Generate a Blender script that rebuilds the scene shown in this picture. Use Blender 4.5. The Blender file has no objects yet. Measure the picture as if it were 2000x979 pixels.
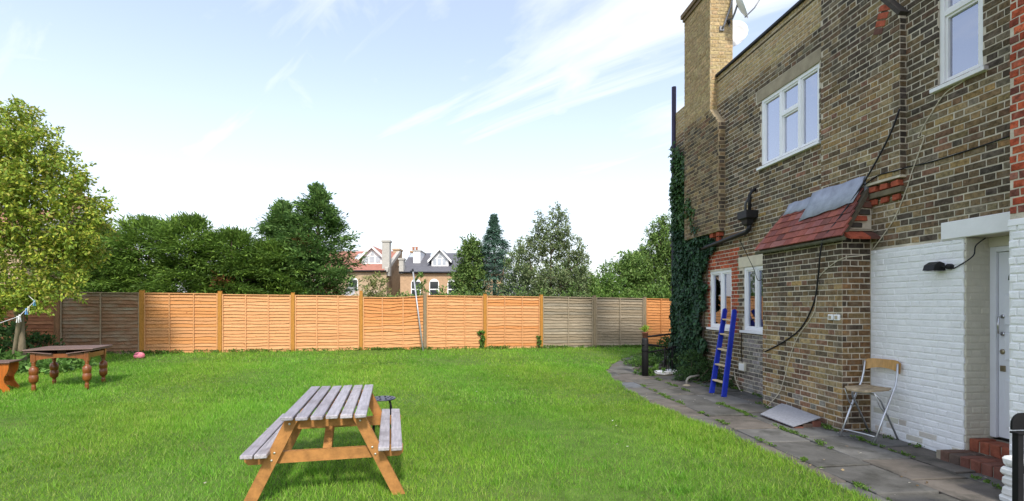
import bpy, math, random
import numpy as np
from mathutils import Vector, Matrix

rnd = random.Random(7)
sc = bpy.context.scene
C = bpy.context.scene.collection

# ---------------------------------------------------------------- camera
cam_d = bpy.data.cameras.new('camera')
cam_d.sensor_width = 36.0
cam_d.lens = 18.0
cam_d.shift_y = 105.5 / 2000.0
cam_d.clip_start = 0.05
cam_d.clip_end = 3000
cam = bpy.data.objects.new('camera', cam_d)
C.objects.link(cam)
cam.location = (0, 0, 1.68)
cam.rotation_euler = (math.radians(90), 0, 0)
sc.camera = cam

# ---------------------------------------------------------------- sky, sun, exposure
SUN_ELEV = math.radians(44)
SUN_AZ = math.radians(169)          # compass style: 0 = +Y, clockwise; behind the camera, a little to its right
to_sun = Vector((math.sin(SUN_AZ) * math.cos(SUN_ELEV), math.cos(SUN_AZ) * math.cos(SUN_ELEV), math.sin(SUN_ELEV)))
world = bpy.data.worlds.new('World')
sc.world = world
world.use_nodes = True
wn, wl = world.node_tree.nodes, world.node_tree.links
wn.clear()
w_out = wn.new('ShaderNodeOutputWorld')
w_bg = wn.new('ShaderNodeBackground')
w_bg.inputs['Strength'].default_value = 0.15
sky = wn.new('ShaderNodeTexSky')
sky.sky_type = 'NISHITA'
sky.sun_disc = False
sky.sun_elevation = SUN_ELEV
sky.sun_rotation = SUN_AZ
sky.air_density = 1.0
sky.dust_density = 2.0
sky.ozone_density = 1.2
w_tc = wn.new('ShaderNodeTexCoord')
w_sep = wn.new('ShaderNodeSeparateXYZ')
wl.new(w_tc.outputs['Generated'], w_sep.inputs[0])


def wmath(op, a, b=None, clamp=False):
    n = wn.new('ShaderNodeMath')
    n.operation = op
    n.use_clamp = clamp
    for i, v in enumerate((a, b)):
        if v is None:
            continue
        if isinstance(v, (int, float)):
            n.inputs[i].default_value = v
        else:
            wl.new(v, n.inputs[i])
    return n.outputs[0]


def wramp(v, a, b):
    n = wn.new('ShaderNodeMapRange')
    n.interpolation_type = 'SMOOTHSTEP'
    n.inputs[1].default_value = a
    n.inputs[2].default_value = b
    wl.new(v, n.inputs[0])
    return n.outputs[0]


zc = wmath('MAXIMUM', w_sep.outputs[2], 0.0)
zz = wmath('ADD', zc, 0.12)
pxn = wmath('DIVIDE', w_sep.outputs[0], zz)
pyn = wmath('DIVIDE', w_sep.outputs[1], zz)
w_cmb = wn.new('ShaderNodeCombineXYZ')
wl.new(pxn, w_cmb.inputs[0])
wl.new(pyn, w_cmb.inputs[1])


def cloud(rot, scale, nscale, detail, dist, loc):
    m = wn.new('ShaderNodeMapping')
    m.vector_type = 'TEXTURE'
    m.inputs['Location'].default_value = loc
    m.inputs['Rotation'].default_value = (0, 0, math.radians(rot))
    m.inputs['Scale'].default_value = scale
    wl.new(w_cmb.outputs[0], m.inputs[0])
    n = wn.new('ShaderNodeTexNoise')
    n.inputs['Scale'].default_value = nscale
    n.inputs['Detail'].default_value = detail
    n.inputs['Roughness'].default_value = 0.56
    n.inputs['Distortion'].default_value = dist
    wl.new(m.outputs[0], n.inputs['Vector'])
    return n.outputs['Fac']


c1 = wramp(cloud(138, (2.3, 0.50, 1), 1.15, 8.0, 0.55, (0.6, 0.9, 0)), 0.33, 0.72)     # long streaks
c2 = wramp(cloud(110, (1.3, 0.8, 1), 1.2, 8.0, 0.6, (4.1, 2.2, 0)), 0.38, 0.74)       # wide veils
cl = wmath('MAXIMUM', wmath('MULTIPLY', c1, 0.85), wmath('MULTIPLY', c2, 0.75))
# thin cloud gathers into a white bank towards the horizon all round
low = wn.new('ShaderNodeMapRange')
low.interpolation_type = 'SMOOTHSTEP'
wl.new(w_sep.outputs[2], low.inputs[0])
low.inputs[1].default_value = 0.50
low.inputs[2].default_value = -0.08
low.inputs[3].default_value = 0.30
low.inputs[4].default_value = 0.86
cl = wmath('MAXIMUM', cl, low.outputs[0])
wmix = wn.new('ShaderNodeMix')
wmix.data_type = 'RGBA'
wl.new(cl, wmix.inputs[0])
sgain = wn.new('ShaderNodeMix')
sgain.data_type = 'RGBA'
sgain.blend_type = 'MULTIPLY'
sgain.inputs[0].default_value = 1.0
sgain.inputs[7].default_value = (1.02, 1.08, 1.16, 1)
wl.new(sky.outputs[0], sgain.inputs[6])
wl.new(sgain.outputs[2], wmix.inputs[6])
wmix.inputs[7].default_value = (5.0, 5.1, 5.2, 1)
wl.new(wmix.outputs[2], w_bg.inputs['Color'])
wl.new(w_bg.outputs[0], w_out.inputs['Surface'])

sun_d = bpy.data.lights.new('sun', 'SUN')
sun_d.energy = 2.35
sun_d.angle = math.radians(6)
sun_d.color = (1.0, 0.94, 0.85)
sun = bpy.data.objects.new('sun', sun_d)
C.objects.link(sun)
sun.rotation_euler = to_sun.to_track_quat('Z', 'Y').to_euler()
sun.location = (6, -12, 14)

sc.view_settings.view_transform = 'Standard'
sc.view_settings.look = 'None'
sc.view_settings.exposure = 0.80
sc.view_settings.gamma = 1.0
sc.view_settings.use_curve_mapping = False
sc.cycles.max_bounces = 6
sc.cycles.transparent_max_bounces = 8

# ---------------------------------------------------------------- helpers


def gz(x, y):
    """height of the garden ground"""
    a = min(.03, max(.004, .0126 - .0012 * x))
    return .02 + min(max(0, y - 4), 15) * a


def gz_np(x, y):
    a = np.clip(.0126 - .0012 * x, .004, .03)
    return .02 + np.clip(y - 4, 0, 15) * a


_mats = {}


def M(name, col=(.5, .5, .5), rough=.8, var=.25, scale=6., bump=.25, bscale=40., metallic=0., spec=.3, attr=False,
      stretch=(1, 1, 1), trans=0., stain=None, coat=0., smear=None):
    if name in _mats:
        return _mats[name]
    m = bpy.data.materials.new(name)
    m.use_nodes = True
    n, l = m.node_tree.nodes, m.node_tree.links
    n.clear()
    out = n.new('ShaderNodeOutputMaterial')
    p = n.new('ShaderNodeBsdfPrincipled')
    p.inputs['Roughness'].default_value = rough
    p.inputs['Metallic'].default_value = metallic
    p.inputs['Specular IOR Level'].default_value = spec
    if coat:
        p.inputs['Coat Weight'].default_value = coat
    tc = n.new('ShaderNodeTexCoord')
    mp = n.new('ShaderNodeMapping')
    mp.inputs['Scale'].default_value = stretch
    oi = n.new('ShaderNodeObjectInfo')
    sh_ = n.new('ShaderNodeVectorMath')
    sh_.operation = 'MULTIPLY_ADD'
    l.new(oi.outputs['Random'], sh_.inputs[0])
    sh_.inputs[1].default_value = (31.0, 47.0, 23.0)
    l.new(tc.outputs['Object'], sh_.inputs[2])
    oc = sh_.outputs[0]
    l.new(oc, mp.inputs[0])
    if attr:
        a = n.new('ShaderNodeAttribute')
        a.attribute_name = 'col'
        base = a.outputs['Color']
    else:
        a = n.new('ShaderNodeRGB')
        a.outputs[0].default_value = (*col, 1)
        base = a.outputs[0]
    if var > 0:
        nz = n.new('ShaderNodeTexNoise')
        nz.inputs['Scale'].default_value = scale
        nz.inputs['Detail'].default_value = 5
        nz.inputs['Roughness'].default_value = .62
        l.new(mp.outputs[0], nz.inputs['Vector'])
        mr = n.new('ShaderNodeMapRange')
        mr.inputs[1].default_value = .28
        mr.inputs[2].default_value = .72
        mr.inputs[3].default_value = 1 - var
        mr.inputs[4].default_value = 1 + var
        l.new(nz.outputs['Fac'], mr.inputs[0])
        mx = n.new('ShaderNodeMix')
        mx.data_type = 'RGBA'
        mx.blend_type = 'MULTIPLY'
        mx.inputs[0].default_value = 1
        l.new(base, mx.inputs[6])
        l.new(mr.outputs[0], mx.inputs[7])
        base = mx.outputs[2]
    if stain:
        scol, sscale, lo, hi = stain
        n2 = n.new('ShaderNodeTexNoise')
        n2.inputs['Scale'].default_value = sscale
        n2.inputs['Detail'].default_value = 6
        n2.inputs['Roughness'].default_value = .65
        l.new(oc, n2.inputs['Vector'])
        mr2 = n.new('ShaderNodeMapRange')
        mr2.inputs[1].default_value = lo
        mr2.inputs[2].default_value = hi
        l.new(n2.outputs['Fac'], mr2.inputs[0])
        m2 = n.new('ShaderNodeMix')
        m2.data_type = 'RGBA'
        m2.inputs[7].default_value = (*scol, 1)
        l.new(mr2.outputs[0], m2.inputs[0])
        l.new(base, m2.inputs[6])
        base = m2.outputs[2]
    if smear:
        scol, sscale, lo, hi, amt = smear
        n3 = n.new('ShaderNodeTexNoise')
        n3.inputs['Scale'].default_value = sscale
        n3.inputs['Detail'].default_value = 8
        n3.inputs['Roughness'].default_value = .7
        l.new(oc, n3.inputs['Vector'])
        mr3 = n.new('ShaderNodeMapRange')
        mr3.inputs[1].default_value = lo
        mr3.inputs[2].default_value = hi
        mr3.inputs[4].default_value = amt
        l.new(n3.outputs['Fac'], mr3.inputs[0])
        m3 = n.new('ShaderNodeMix')
        m3.data_type = 'RGBA'
        m3.inputs[7].default_value = (*scol, 1)
        l.new(mr3.outputs[0], m3.inputs[0])
        l.new(base, m3.inputs[6])
        base = m3.outputs[2]
    l.new(base, p.inputs['Base Color'])
    if bump > 0:
        nb = n.new('ShaderNodeTexNoise')
        nb.inputs['Scale'].default_value = bscale
        nb.inputs['Detail'].default_value = 4
        l.new(mp.outputs[0], nb.inputs['Vector'])
        b = n.new('ShaderNodeBump')
        b.inputs['Strength'].default_value = bump
        b.inputs['Distance'].default_value = .01
        l.new(nb.outputs['Fac'], b.inputs['Height'])
        l.new(b.outputs[0], p.inputs['Normal'])
    surf = p.outputs[0]
    if trans > 0:
        t = n.new('ShaderNodeBsdfTranslucent')
        l.new(base, t.inputs['Color'])
        ms = n.new('ShaderNodeMixShader')
        ms.inputs[0].default_value = trans
        l.new(p.outputs[0], ms.inputs[1])
        l.new(t.outputs[0], ms.inputs[2])
        surf = ms.outputs[0]
    l.new(surf, out.inputs['Surface'])
    _mats[name] = m
    return m


def glass_mat(name, tint=(.8, .85, .95), ior=1.6, gain=1.5, floor=.14):
    m = bpy.data.materials.new(name)
    m.use_nodes = True
    n, l = m.node_tree.nodes, m.node_tree.links
    n.clear()
    out = n.new('ShaderNodeOutputMaterial')
    tr = n.new('ShaderNodeBsdfTransparent')
    tr.inputs[0].default_value = (*tint, 1)
    gl = n.new('ShaderNodeBsdfGlossy')
    gl.inputs['Roughness'].default_value = .02
    gl.inputs['Color'].default_value = (.88, .90, 1, 1)
    fr = n.new('ShaderNodeFresnel')
    fr.inputs[0].default_value = ior
    ad = n.new('ShaderNodeMath')
    ad.operation = 'MULTIPLY_ADD'
    ad.inputs[1].default_value = gain
    ad.inputs[2].default_value = floor
    ad.use_clamp = True
    l.new(fr.outputs[0], ad.inputs[0])
    ms = n.new('ShaderNodeMixShader')
    l.new(ad.outputs[0], ms.inputs[0])
    l.new(tr.outputs[0], ms.inputs[1])
    l.new(gl.outputs[0], ms.inputs[2])
    l.new(ms.outputs[0], out.inputs['Surface'])
    return m


def ob(name, me, parent=None, mat=None, smooth=False):
    if mat is not None and not me.materials:
        me.materials.append(mat)
    o = bpy.data.objects.new(name, me)
    C.objects.link(o)
    if parent is not None:
        o.parent = parent
    if smooth:
        me.polygons.foreach_set('use_smooth', [True] * len(me.polygons))
    return o


def tag(o, label, cat, group=None, kind=None):
    if label:
        o['label'] = label
    if cat:
        o['category'] = cat
    if group:
        o['group'] = group
    if kind:
        o['kind'] = kind
    return o


def thing(name, label, cat, loc=(0, 0, 0), rz=0., group=None):
    o = bpy.data.objects.new(name, None)
    o.empty_display_size = .1
    C.objects.link(o)
    o.location = loc
    o.rotation_euler = (0, 0, rz)
    return tag(o, label, cat, group)


def set_cols(me, cols):
    at = me.attributes.new('col', 'FLOAT_COLOR', 'FACE')
    a = np.ones((len(cols), 4), dtype=np.float32)
    a[:, :3] = cols
    at.data.foreach_set('color', a.ravel())


class MB:
    """collects faces for one mesh"""

    def __init__(self):
        self.v, self.f, self.c = [], [], []
        self.col = None

    def face(self, pts, col=None):
        i = len(self.v)
        self.v += [tuple(p) for p in pts]
        self.f.append(tuple(range(i, i + len(pts))))
        self.c.append(col or self.col or (1, 1, 1))

    def poly(self, vs, fs, col=None):
        i = len(self.v)
        self.v += [tuple(p) for p in vs]
        for f in fs:
            self.f.append(tuple(i + k for k in f))
            self.c.append(col or self.col or (1, 1, 1))

    def box(self, x0, x1, y0, y1, z0, z1, col=None, mtx=None, jit=0.):
        vs = [Vector((x, y, z)) for z in (z0, z1) for y in (y0, y1) for x in (x0, x1)]
        if jit:
            vs = [v + Vector((rnd.uniform(-jit, jit), rnd.uniform(-jit, jit), rnd.uniform(-jit, jit))) for v in vs]
        if mtx is not None:
            vs = [mtx @ v for v in vs]
        self.poly(vs, [(0, 2, 3, 1), (4, 5, 7, 6), (0, 1, 5, 4), (2, 6, 7, 3), (0, 4, 6, 2), (1, 3, 7, 5)], col)

    def bbox(self, x0, x1, y0, y1, z0, z1, b=.004, col=None, mtx=None, jit=0.):
        """box with chamfered edges"""
        xs, ys, zs = (x0, x1), (y0, y1), (z0, z1)
        cx, cy, cz = (x0 + x1) / 2, (y0 + y1) / 2, (z0 + z1) / 2
        vs, idx = [], {}
        for i in (0, 1):
            for j in (0, 1):
                for k in (0, 1):
                    d = Vector((rnd.uniform(-jit, jit), rnd.uniform(-jit, jit), rnd.uniform(-jit, jit))) if jit else Vector()
                    sx, sy, sz = (1 if i == 0 else -1), (1 if j == 0 else -1), (1 if k == 0 else -1)
                    base = Vector((xs[i], ys[j], zs[k])) + d
                    for ax in range(3):
                        o = Vector((sx * b, sy * b, sz * b))
                        o[ax] = 0
                        idx[(i, j, k, ax)] = len(vs)
                        vs.append(base + o)
        fs = []
        I = lambda i, j, k, a: idx[(i, j, k, a)]
        for s in (0, 1):
            q = [I(s, 0, 0, 0), I(s, 1, 0, 0), I(s, 1, 1, 0), I(s, 0, 1, 0)]
            fs.append(q if s else q[::-1])
            q = [I(0, s, 0, 1), I(1, s, 0, 1), I(1, s, 1, 1), I(0, s, 1, 1)]
            fs.append(q[::-1] if s else q)
            q = [I(0, 0, s, 2), I(1, 0, s, 2), I(1, 1, s, 2), I(0, 1, s, 2)]
            fs.append(q if s else q[::-1])
        for a in (0, 1):
            for c in (0, 1):
                fs.append([I(a, c, 0, 0), I(a, c, 1, 0), I(a, c, 1, 1), I(a, c, 0, 1)])
                fs.append([I(a, 0, c, 0), I(a, 1, c, 0), I(a, 1, c, 2), I(a, 0, c, 2)])
                fs.append([I(0, a, c, 1), I(1, a, c, 1), I(1, a, c, 2), I(0, a, c, 2)])
        for i in (0, 1):
            for j in (0, 1):
                for k in (0, 1):
                    fs.append([I(i, j, k, 0), I(i, j, k, 1), I(i, j, k, 2)])
        if mtx is not None:
            vs = [mtx @ v for v in vs]
        self.poly(vs, fs, col)

    def tube(self, pts, r, n=8, col=None, cap=True):
        pts = [Vector(p) for p in pts]
        rs = r if isinstance(r, (list, tuple)) else [r] * len(pts)
        t0 = (pts[1] - pts[0]).normalized()
        up = Vector((0, 0, 1)) if abs(t0.z) < .9 else Vector((1, 0, 0))
        a = t0.cross(up).normalized()
        vs, fs = [], []
        for i, p in enumerate(pts):
            if i == 0:
                t = t0
            elif i == len(pts) - 1:
                t = (pts[i] - pts[i - 1]).normalized()
            else:
                t = ((pts[i + 1] - pts[i]).normalized() + (pts[i] - pts[i - 1]).normalized()).normalized()
            a = (a - t * a.dot(t)).normalized()
            b = t.cross(a)
            for k in range(n):
                th = 2 * math.pi * k / n
                vs.append(p + (a * math.cos(th) + b * math.sin(th)) * rs[i])
        for i in range(len(pts) - 1):
            for k in range(n):
                k2 = (k + 1) % n
                fs.append((i * n + k, i * n + k2, (i + 1) * n + k2, (i + 1) * n + k))
        if cap:
            fs.append(tuple(range(n))[::-1])
            fs.append(tuple((len(pts) - 1) * n + k for k in range(n)))
        self.poly(vs, fs, col)

    def lathe(self, prof, n=16, c=(0, 0, 0), col=None, mtx=None):
        vs, fs = [], []
        for r, z in prof:
            for k in range(n):
                th = 2 * math.pi * k / n
                v = Vector((c[0] + r * math.cos(th), c[1] + r * math.sin(th), c[2] + z))
                vs.append(mtx @ v if mtx is not None else v)
        for i in range(len(prof) - 1):
            for k in range(n):
                k2 = (k + 1) % n
                fs.append((i * n + k, i * n + k2, (i + 1) * n + k2, (i + 1) * n + k))
        fs.append(tuple(range(n))[::-1])
        fs.append(tuple((len(prof) - 1) * n + k for k in range(n)))
        self.poly(vs, fs, col)

    def prism(self, outline, h0, h1, axis='z', col=None, mtx=None):
        """outline of 2-D points pushed between h0 and h1 along an axis"""
        def mk(p, h):
            v = {'z': (p[0], p[1], h), 'x': (h, p[0], p[1]), 'y': (p[0], h, p[1])}[axis]
            return mtx @ Vector(v) if mtx is not None else Vector(v)
        n = len(outline)
        vs = [mk(p, h0) for p in outline] + [mk(p, h1) for p in outline]
        fs = [tuple(range(n))[::-1], tuple(range(n, 2 * n))]
        for k in range(n):
            k2 = (k + 1) % n
            fs.append((k, k2, n + k2, n + k))
        self.poly(vs, fs, col)

    def mesh(self, name, cols=False):
        me = bpy.data.meshes.new(name)
        me.from_pydata(self.v, [], self.f)
        if cols:
            set_cols(me, self.c)
        me.update()
        return me

    def build(self, name, mat, parent=None, smooth=False, cols=False, fix=False):
        me = self.mesh(name, cols)
        if fix:
            import bmesh
            bm = bmesh.new()
            bm.from_mesh(me)
            bmesh.ops.recalc_face_normals(bm, faces=bm.faces)
            bm.to_mesh(me)
            bm.free()
        return ob(name, me, parent, mat, smooth)


def np_mesh(name, verts, faces, cols=None):
    """verts (N,3); faces (M,k) all with the same corner count"""
    me = bpy.data.meshes.new(name)
    nv, (nf, k) = len(verts), faces.shape
    me.vertices.add(nv)
    me.vertices.foreach_set('co', np.ascontiguousarray(verts, dtype=np.float32).ravel())
    me.loops.add(nf * k)
    me.loops.foreach_set('vertex_index', np.ascontiguousarray(faces, dtype=np.int32).ravel())
    me.polygons.add(nf)
    me.polygons.foreach_set('loop_start', np.arange(0, nf * k, k, dtype=np.int32))
    me.update(calc_edges=True)
    if cols is not None:
        set_cols(me, cols)
    return me


def unit(a):
    return a / np.maximum(np.linalg.norm(a, axis=1, keepdims=True), 1e-9)


def leaf_mesh(name, pos, axis, nrm, L, W, cols, fold=.15):
    """one rhombic leaf per row: pos is its stalk end, axis its direction, nrm roughly its upper side"""
    n = len(pos)
    axis = unit(axis)
    side = unit(np.cross(axis, nrm))
    up = np.cross(side, axis)
    L = np.asarray(L).reshape(-1, 1) * np.ones((n, 1))
    W = np.asarray(W).reshape(-1, 1) * np.ones((n, 1))
    mid = pos + axis * L * .45 + up * W * fold
    v = np.stack([pos, mid + side * W * .5, pos + axis * L, mid - side * W * .5], 1).reshape(-1, 3)
    f = np.arange(n * 4).reshape(-1, 4)
    return np_mesh(name, v, f, cols)


def palette(rng, n, cols, jit=.18):
    cols = np.array(cols)
    c = cols[rng.integers(0, len(cols), n)]
    return np.clip(c * (1 + rng.normal(0, jit, (n, 1))), 0.004, 1)


def foliage(name='foliage', trans=.32, rough=.55):
    return M(name, attr=True, rough=rough, var=0, bump=0, trans=trans, spec=.25)


FOL = foliage('leaf_surface')
FOLD = foliage('ivy_leaf_surface', .12, .5)
GRASS = foliage('grass_blade_surface', .36, .6)
BARK = M('bark', (.10, .075, .055), .95, .4, 9, .8, 25, stretch=(1, 1, .3))
BARKL = M('pale_bark', (.24, .19, .13), .95, .35, 9, .7, 25, stretch=(1, 1, .3))

# ---------------------------------------------------------------- ground
SOIL = M('soil', (.085, .075, .045), 1.0, .4, 3, .6, 20)
TURF = M('turf', (.085, .15, .022), 1.0, .35, 5, .8, 60, stain=((.13, .13, .04), 1.4, .55, .8))
FIELD = M('rough_ground', (.07, .10, .03), 1.0, .4, 1.5, .6, 20)


def sheet(name, xs, ys, zoff, mat):
    X, Y = np.meshgrid(xs, ys)
    Z = gz_np(X, np.minimum(Y, 19)) + zoff
    v = np.stack([X, Y, Z], -1).reshape(-1, 3)
    nx, ny = len(xs), len(ys)
    i = np.arange(nx * ny).reshape(ny, nx)
    f = np.stack([i[:-1, :-1], i[:-1, 1:], i[1:, 1:], i[1:, :-1]], -1).reshape(-1, 4)
    o = ob(name, np_mesh(name, v, f), None, mat, True)
    o['kind'] = 'structure'
    return o


xs = np.concatenate([[-900, -300, -100, -40], np.arange(-24, 12.1, 1.0), [20, 60, 200, 900]])
ys = np.concatenate([[-60, -20, -5], np.arange(0, 20.1, 1.0), [24, 40, 80, 200, 1500]])
sheet('ground', xs, ys, -.03, SOIL)

EDGE = [(3.4, -3), (3.25, 1), (3.08, 3.4), (2.98, 4.32), (2.86, 5.23), (2.80, 5.87), (2.62, 6.81), (2.30, 7.75), (2.16, 8.95),
        (2.10, 10.4), (2.12, 11.4), (2.22, 12.14), (2.55, 13.2), (2.95, 14.24), (3.70, 15.75), (4.1, 16.5), (4.9, 17.3), (5.4, 18.6)]


def edge_x(y):
    ex = np.interp(y, [p[1] for p in EDGE], [p[0] for p in EDGE])
    return ex + .03 * np.sin(y * 5.1) + .02 * np.sin(y * 11.7 + 1)


F0, F8 = Vector((-10.32, 14.3, 0)), Vector((4.75, 18.4, 0))
FD = (F8 - F0) / 8.0


def fence_y(x):
    return 14.3 + (x + 10.32) * (F8.y - F0.y) / (F8.x - F0.x)


# the lawn lies a little above the slabs and laps over their edge
lys = np.arange(-3, 19.0, .25)
lv, lf = [], []
NX = 40
for r, y in enumerate(lys):
    ex = float(edge_x(y))
    for c in range(NX + 1):
        x = -26 + (ex + 26) * (c / NX) ** .8
        lv.append((x, y, gz(x, y) + .03 + .012 * math.sin(x * 1.7 + y) * math.sin(y * 1.3)))
    lv.append((ex + .012, y, gz(ex, y) - .02))
for r in range(len(lys) - 1):
    for c in range(NX + 1):
        a = r * (NX + 2) + c
        lf.append((a, a + 1, a + NX + 3, a + NX + 2))
lawn = ob('lawn', np_mesh('lawn', np.array(lv), np.array(lf)), None, TURF, True)
lawn['kind'] = 'structure'

# grass blades
rng = np.random.default_rng(3)


def patch(x, y):
    return (np.sin(x * .9 + 1.3 * np.sin(y * .7)) * np.sin(y * 1.1 + .8 * np.sin(x * .6)) + .6 * np.sin(x * 2.9 + y * 2.1) * np.sin(y * 3.3 - x)
            + .4 * np.sin(x * 6.1 - y * 4.7) * np.sin(y * 7.1 + x * 1.9))


def blades(n, y0, y1, hmin, hmax, w):
    y = np.sqrt(rng.uniform(y0 ** 2, y1 ** 2, n))
    x0, x1 = -1.12 * y - 1.0, edge_x(y) + .035
    x = x0 + (x1 - x0) * rng.random(n)
    ok = y < fence_y(x) - .02
    # a raised clump here and there, and the far right behind the railing
    return x[ok], y[ok], hmin + (hmax - hmin) * rng.random(ok.sum()) ** 1.6, np.full(ok.sum(), w)


parts_ = [blades(210000, 3.3, 8.0, .022, .062, .0065), blades(130000, 7.6, 12.5, .03, .07, .0115), blades(80000, 12, 18.8, .035, .075, .017)]
ncl = 520                               # coarser darker tufts and clover here and there
cy_ = np.sqrt(rng.uniform(3.6 ** 2, 14.5 ** 2, ncl))
cx_ = -1.05 * cy_ + (edge_x(cy_) - .15 + 1.05 * cy_) * rng.random(ncl)
rep = 46
tx, ty = np.repeat(cx_, rep) + rng.normal(0, .055, ncl * rep), np.repeat(cy_, rep) + rng.normal(0, .055, ncl * rep)
ok_ = (ty < fence_y(tx) - .05) & (tx < edge_x(ty))
n_plain = sum(len(p[0]) for p in parts_)
parts_.append((tx[ok_], ty[ok_], rng.uniform(.045, .085, ok_.sum()), np.full(ok_.sum(), .010)))
bx = np.concatenate([p[0] for p in parts_])
by = np.concatenate([p[1] for p in parts_])
bh = np.concatenate([p[2] for p in parts_])
bw = np.concatenate([p[3] for p in parts_])
nb = len(bx)
pt = patch(bx, by)
bh = bh * (1 + .22 * pt)
th = rng.uniform(0, 2 * math.pi, nb)
ln = rng.normal(0, .45, (nb, 2)) * bh[:, None]
bz = gz_np(bx, by) + .026
b0 = np.stack([bx, by, bz], 1)
sd = np.stack([np.cos(th), np.sin(th), np.zeros(nb)], 1) * bw[:, None] * .5
tip = b0 + np.stack([ln[:, 0], ln[:, 1], bh], 1)
gv = np.stack([b0 - sd, b0 + sd, tip], 1).reshape(-1, 3)
gc = palette(rng, nb, [(.150, .325, .026), (.18, .37, .03), (.12, .275, .024), (.225, .395, .04), (.14, .31, .028), (.28, .38, .085)], .14)
gc *= (1 + .13 * pt)[:, None]
gc[n_plain:] *= np.array([.84, .92, .95])
gc *= np.array([1.08, 1.06, 1.10])
gc[:, 0] *= (1 + .10 * np.sin(bx * 1.7 + by * .6))
gr = ob('grass', np_mesh('grass', gv, np.arange(nb * 3).reshape(-1, 3), gc), None, GRASS)
tag(gr, 'short bright green mown grass covering the whole garden lawn', 'grass', kind='stuff')

# ---------------------------------------------------------------- house frame of reference
TH = math.radians(6.165)
HL = Vector((5.365, 0, 0))


def S(px, out=0.):
    """distance along the facade of what the photograph shows in column px on the plane standing proud by out"""
    y = (5.365 - out * 1.0058) / ((px - 1000) / 1000 + .108)
    return (y + .1074 * out) / .9942


def ZZ(px, py, out=0.):
    y = (5.365 - out * 1.0058) / ((px - 1000) / 1000 + .108)
    return 1.68 - (py - 595) / 1000 * y


def W(s, out, z):
    """facade coordinates -> world"""
    return Vector((HL.x + (-out) * math.cos(TH) - s * math.sin(TH), (-out) * math.sin(TH) + s * math.cos(TH), z))


# ---------------------------------------------------------------- path
path = bpy.data.objects.new('path', None)
C.objects.link(path)
path['kind'] = 'structure'
SLAB = [M('slab_%s' % k, c, .9, .30, 3.0, .5, 55, stain=((.035, .035, .028), 2.3, .5, .75)) for k, c in
        (('brown', (.125, .118, .105)), ('grey', (.145, .142, .134)), ('dark', (.105, .102, .095)), ('rust', (.132, .116, .10)), ('blue', (.15, .16, .175)))]
cols_out = [0.02, .50, 1.10, 1.72, 2.34, 2.95]
for ci in range(len(cols_out) - 1):
    s = 2.2 + .31 * ci
    while s < 13.6:
        ln_ = rnd.choice([.6, .62, .75, .9])
        w0, w1 = cols_out[ci] + .009, cols_out[ci + 1] - .009
        cpos = W(s + ln_ / 2, (w0 + w1) / 2, 0)
        inside = cpos.x > float(edge_x(cpos.y)) - .45 and not (cpos.y > 11.2 and cpos.x > 3.0)
        if inside and cpos.y < 17:
            mb = MB()
            mb.bbox(-(w1 - w0) / 2, (w1 - w0) / 2, -ln_ / 2 + .009, ln_ / 2 - .009, -.05, .0, .006, jit=.006)
            blue = (ci == 3 and 9.9 < cpos.y < 10.6) or (ci == 4 and 11.4 < cpos.y < 12.1)
            o = mb.build('paving_slab', SLAB[4] if blue else rnd.choice(SLAB[:4]), path)
            o.location = (cpos.x, cpos.y, gz(cpos.x, cpos.y) + .012 + rnd.uniform(-.006, .006))
            o.rotation_euler = (rnd.uniform(-.008, .008), rnd.uniform(-.008, .008), TH + rnd.uniform(-.012, .012))
        s += ln_
for k in range(5):          # slabs that lead on to the gap by the railing
    y = 12.9 + k * .62
    x = float(edge_x(y)) + .42
    for j in (0, 1):
        mb = MB()
        mb.bbox(-.3, .3, -.29, .29, -.05, 0, .006, jit=.006)
        o = mb.build('paving_slab', rnd.choice(SLAB[:4]), path)
        o.location = (x + j * .62 - .1, y, gz(x, y) + .012 + rnd.uniform(-.004, .004))
        o.rotation_euler = (0, 0, -.45 + rnd.uniform(-.02, .02))

# ---------------------------------------------------------------- the brick house on the right
house = thing('brick_house', 'long two-storey brown brick house with white painted doorway on the right', 'house', HL, TH)
BRICK = M('stock_brick', attr=True, rough=.92, var=.5, scale=22, bump=.55, bscale=90, spec=.15, stain=((.04, .034, .028), 24, .56, .78), smear=((.36, .31, .24), 4.5, .52, .78, .55))
PAINTED = M('painted_brick_white', attr=True, rough=.7, var=.07, scale=9, bump=.45, bscale=55, spec=.3, stain=((.42, .38, .31), 6, .66, .86))
MORTAR = M('mortar', (.56, .50, .40), 1.0, .28, 5, .5, 90, stain=((.20, .165, .12), 1.6, .55, .85))
MORTARY = M('new_mortar', (.40, .32, .20), 1.0, .2, 7, .4, 90)
WHITE = M('white_paint', (.80, .80, .80), .5, .05, 5, .12, 30, stain=((.5, .47, .42), 5, .68, .9))
UPVC = M('white_window_plastic', (.84, .85, .87), .35, .03, 5, .0, 30, spec=.45)
CONC = M('concrete_lintel', (.33, .28, .20), .95, .2, 6, .5, 60)
CREAMST = M('cream_lintel', (.62, .56, .43), .9, .12, 5, .3, 60)
LEAD = M('lead_flashing', (.30, .33, .40), .55, .25, 7, .35, 18, spec=.5)
TILE = M('red_roof_tile', attr=True, rough=.85, var=.25, scale=20, bump=.35, bscale=70)
BLACKIRON = M('black_iron', (.010, .010, .011), .7, .2, 9, .15, 60, spec=.2)
BLACKPL = M('black_plastic_pipe', (.016, .016, .018), .5, .25, 7, .1, 40)
DARK = M('dark_room', (.05, .045, .04), 1, .1, 3, 0)
CURTAIN = M('pale_curtain', (.78, .78, .93), .95, .06, 3, .0, 30, stretch=(1, 10, .2))
BLIND = M('cream_blind', (.74, .71, .62), .95, .08, 3, .0, 30)
GLASS = glass_mat('window_glass')
GLASSU = glass_mat('double_glazing', gain=2.5, floor=.30)
GLASSD = glass_mat('far_window_glass', (.25, .27, .3))

CH = .075
PER = .3375


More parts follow.
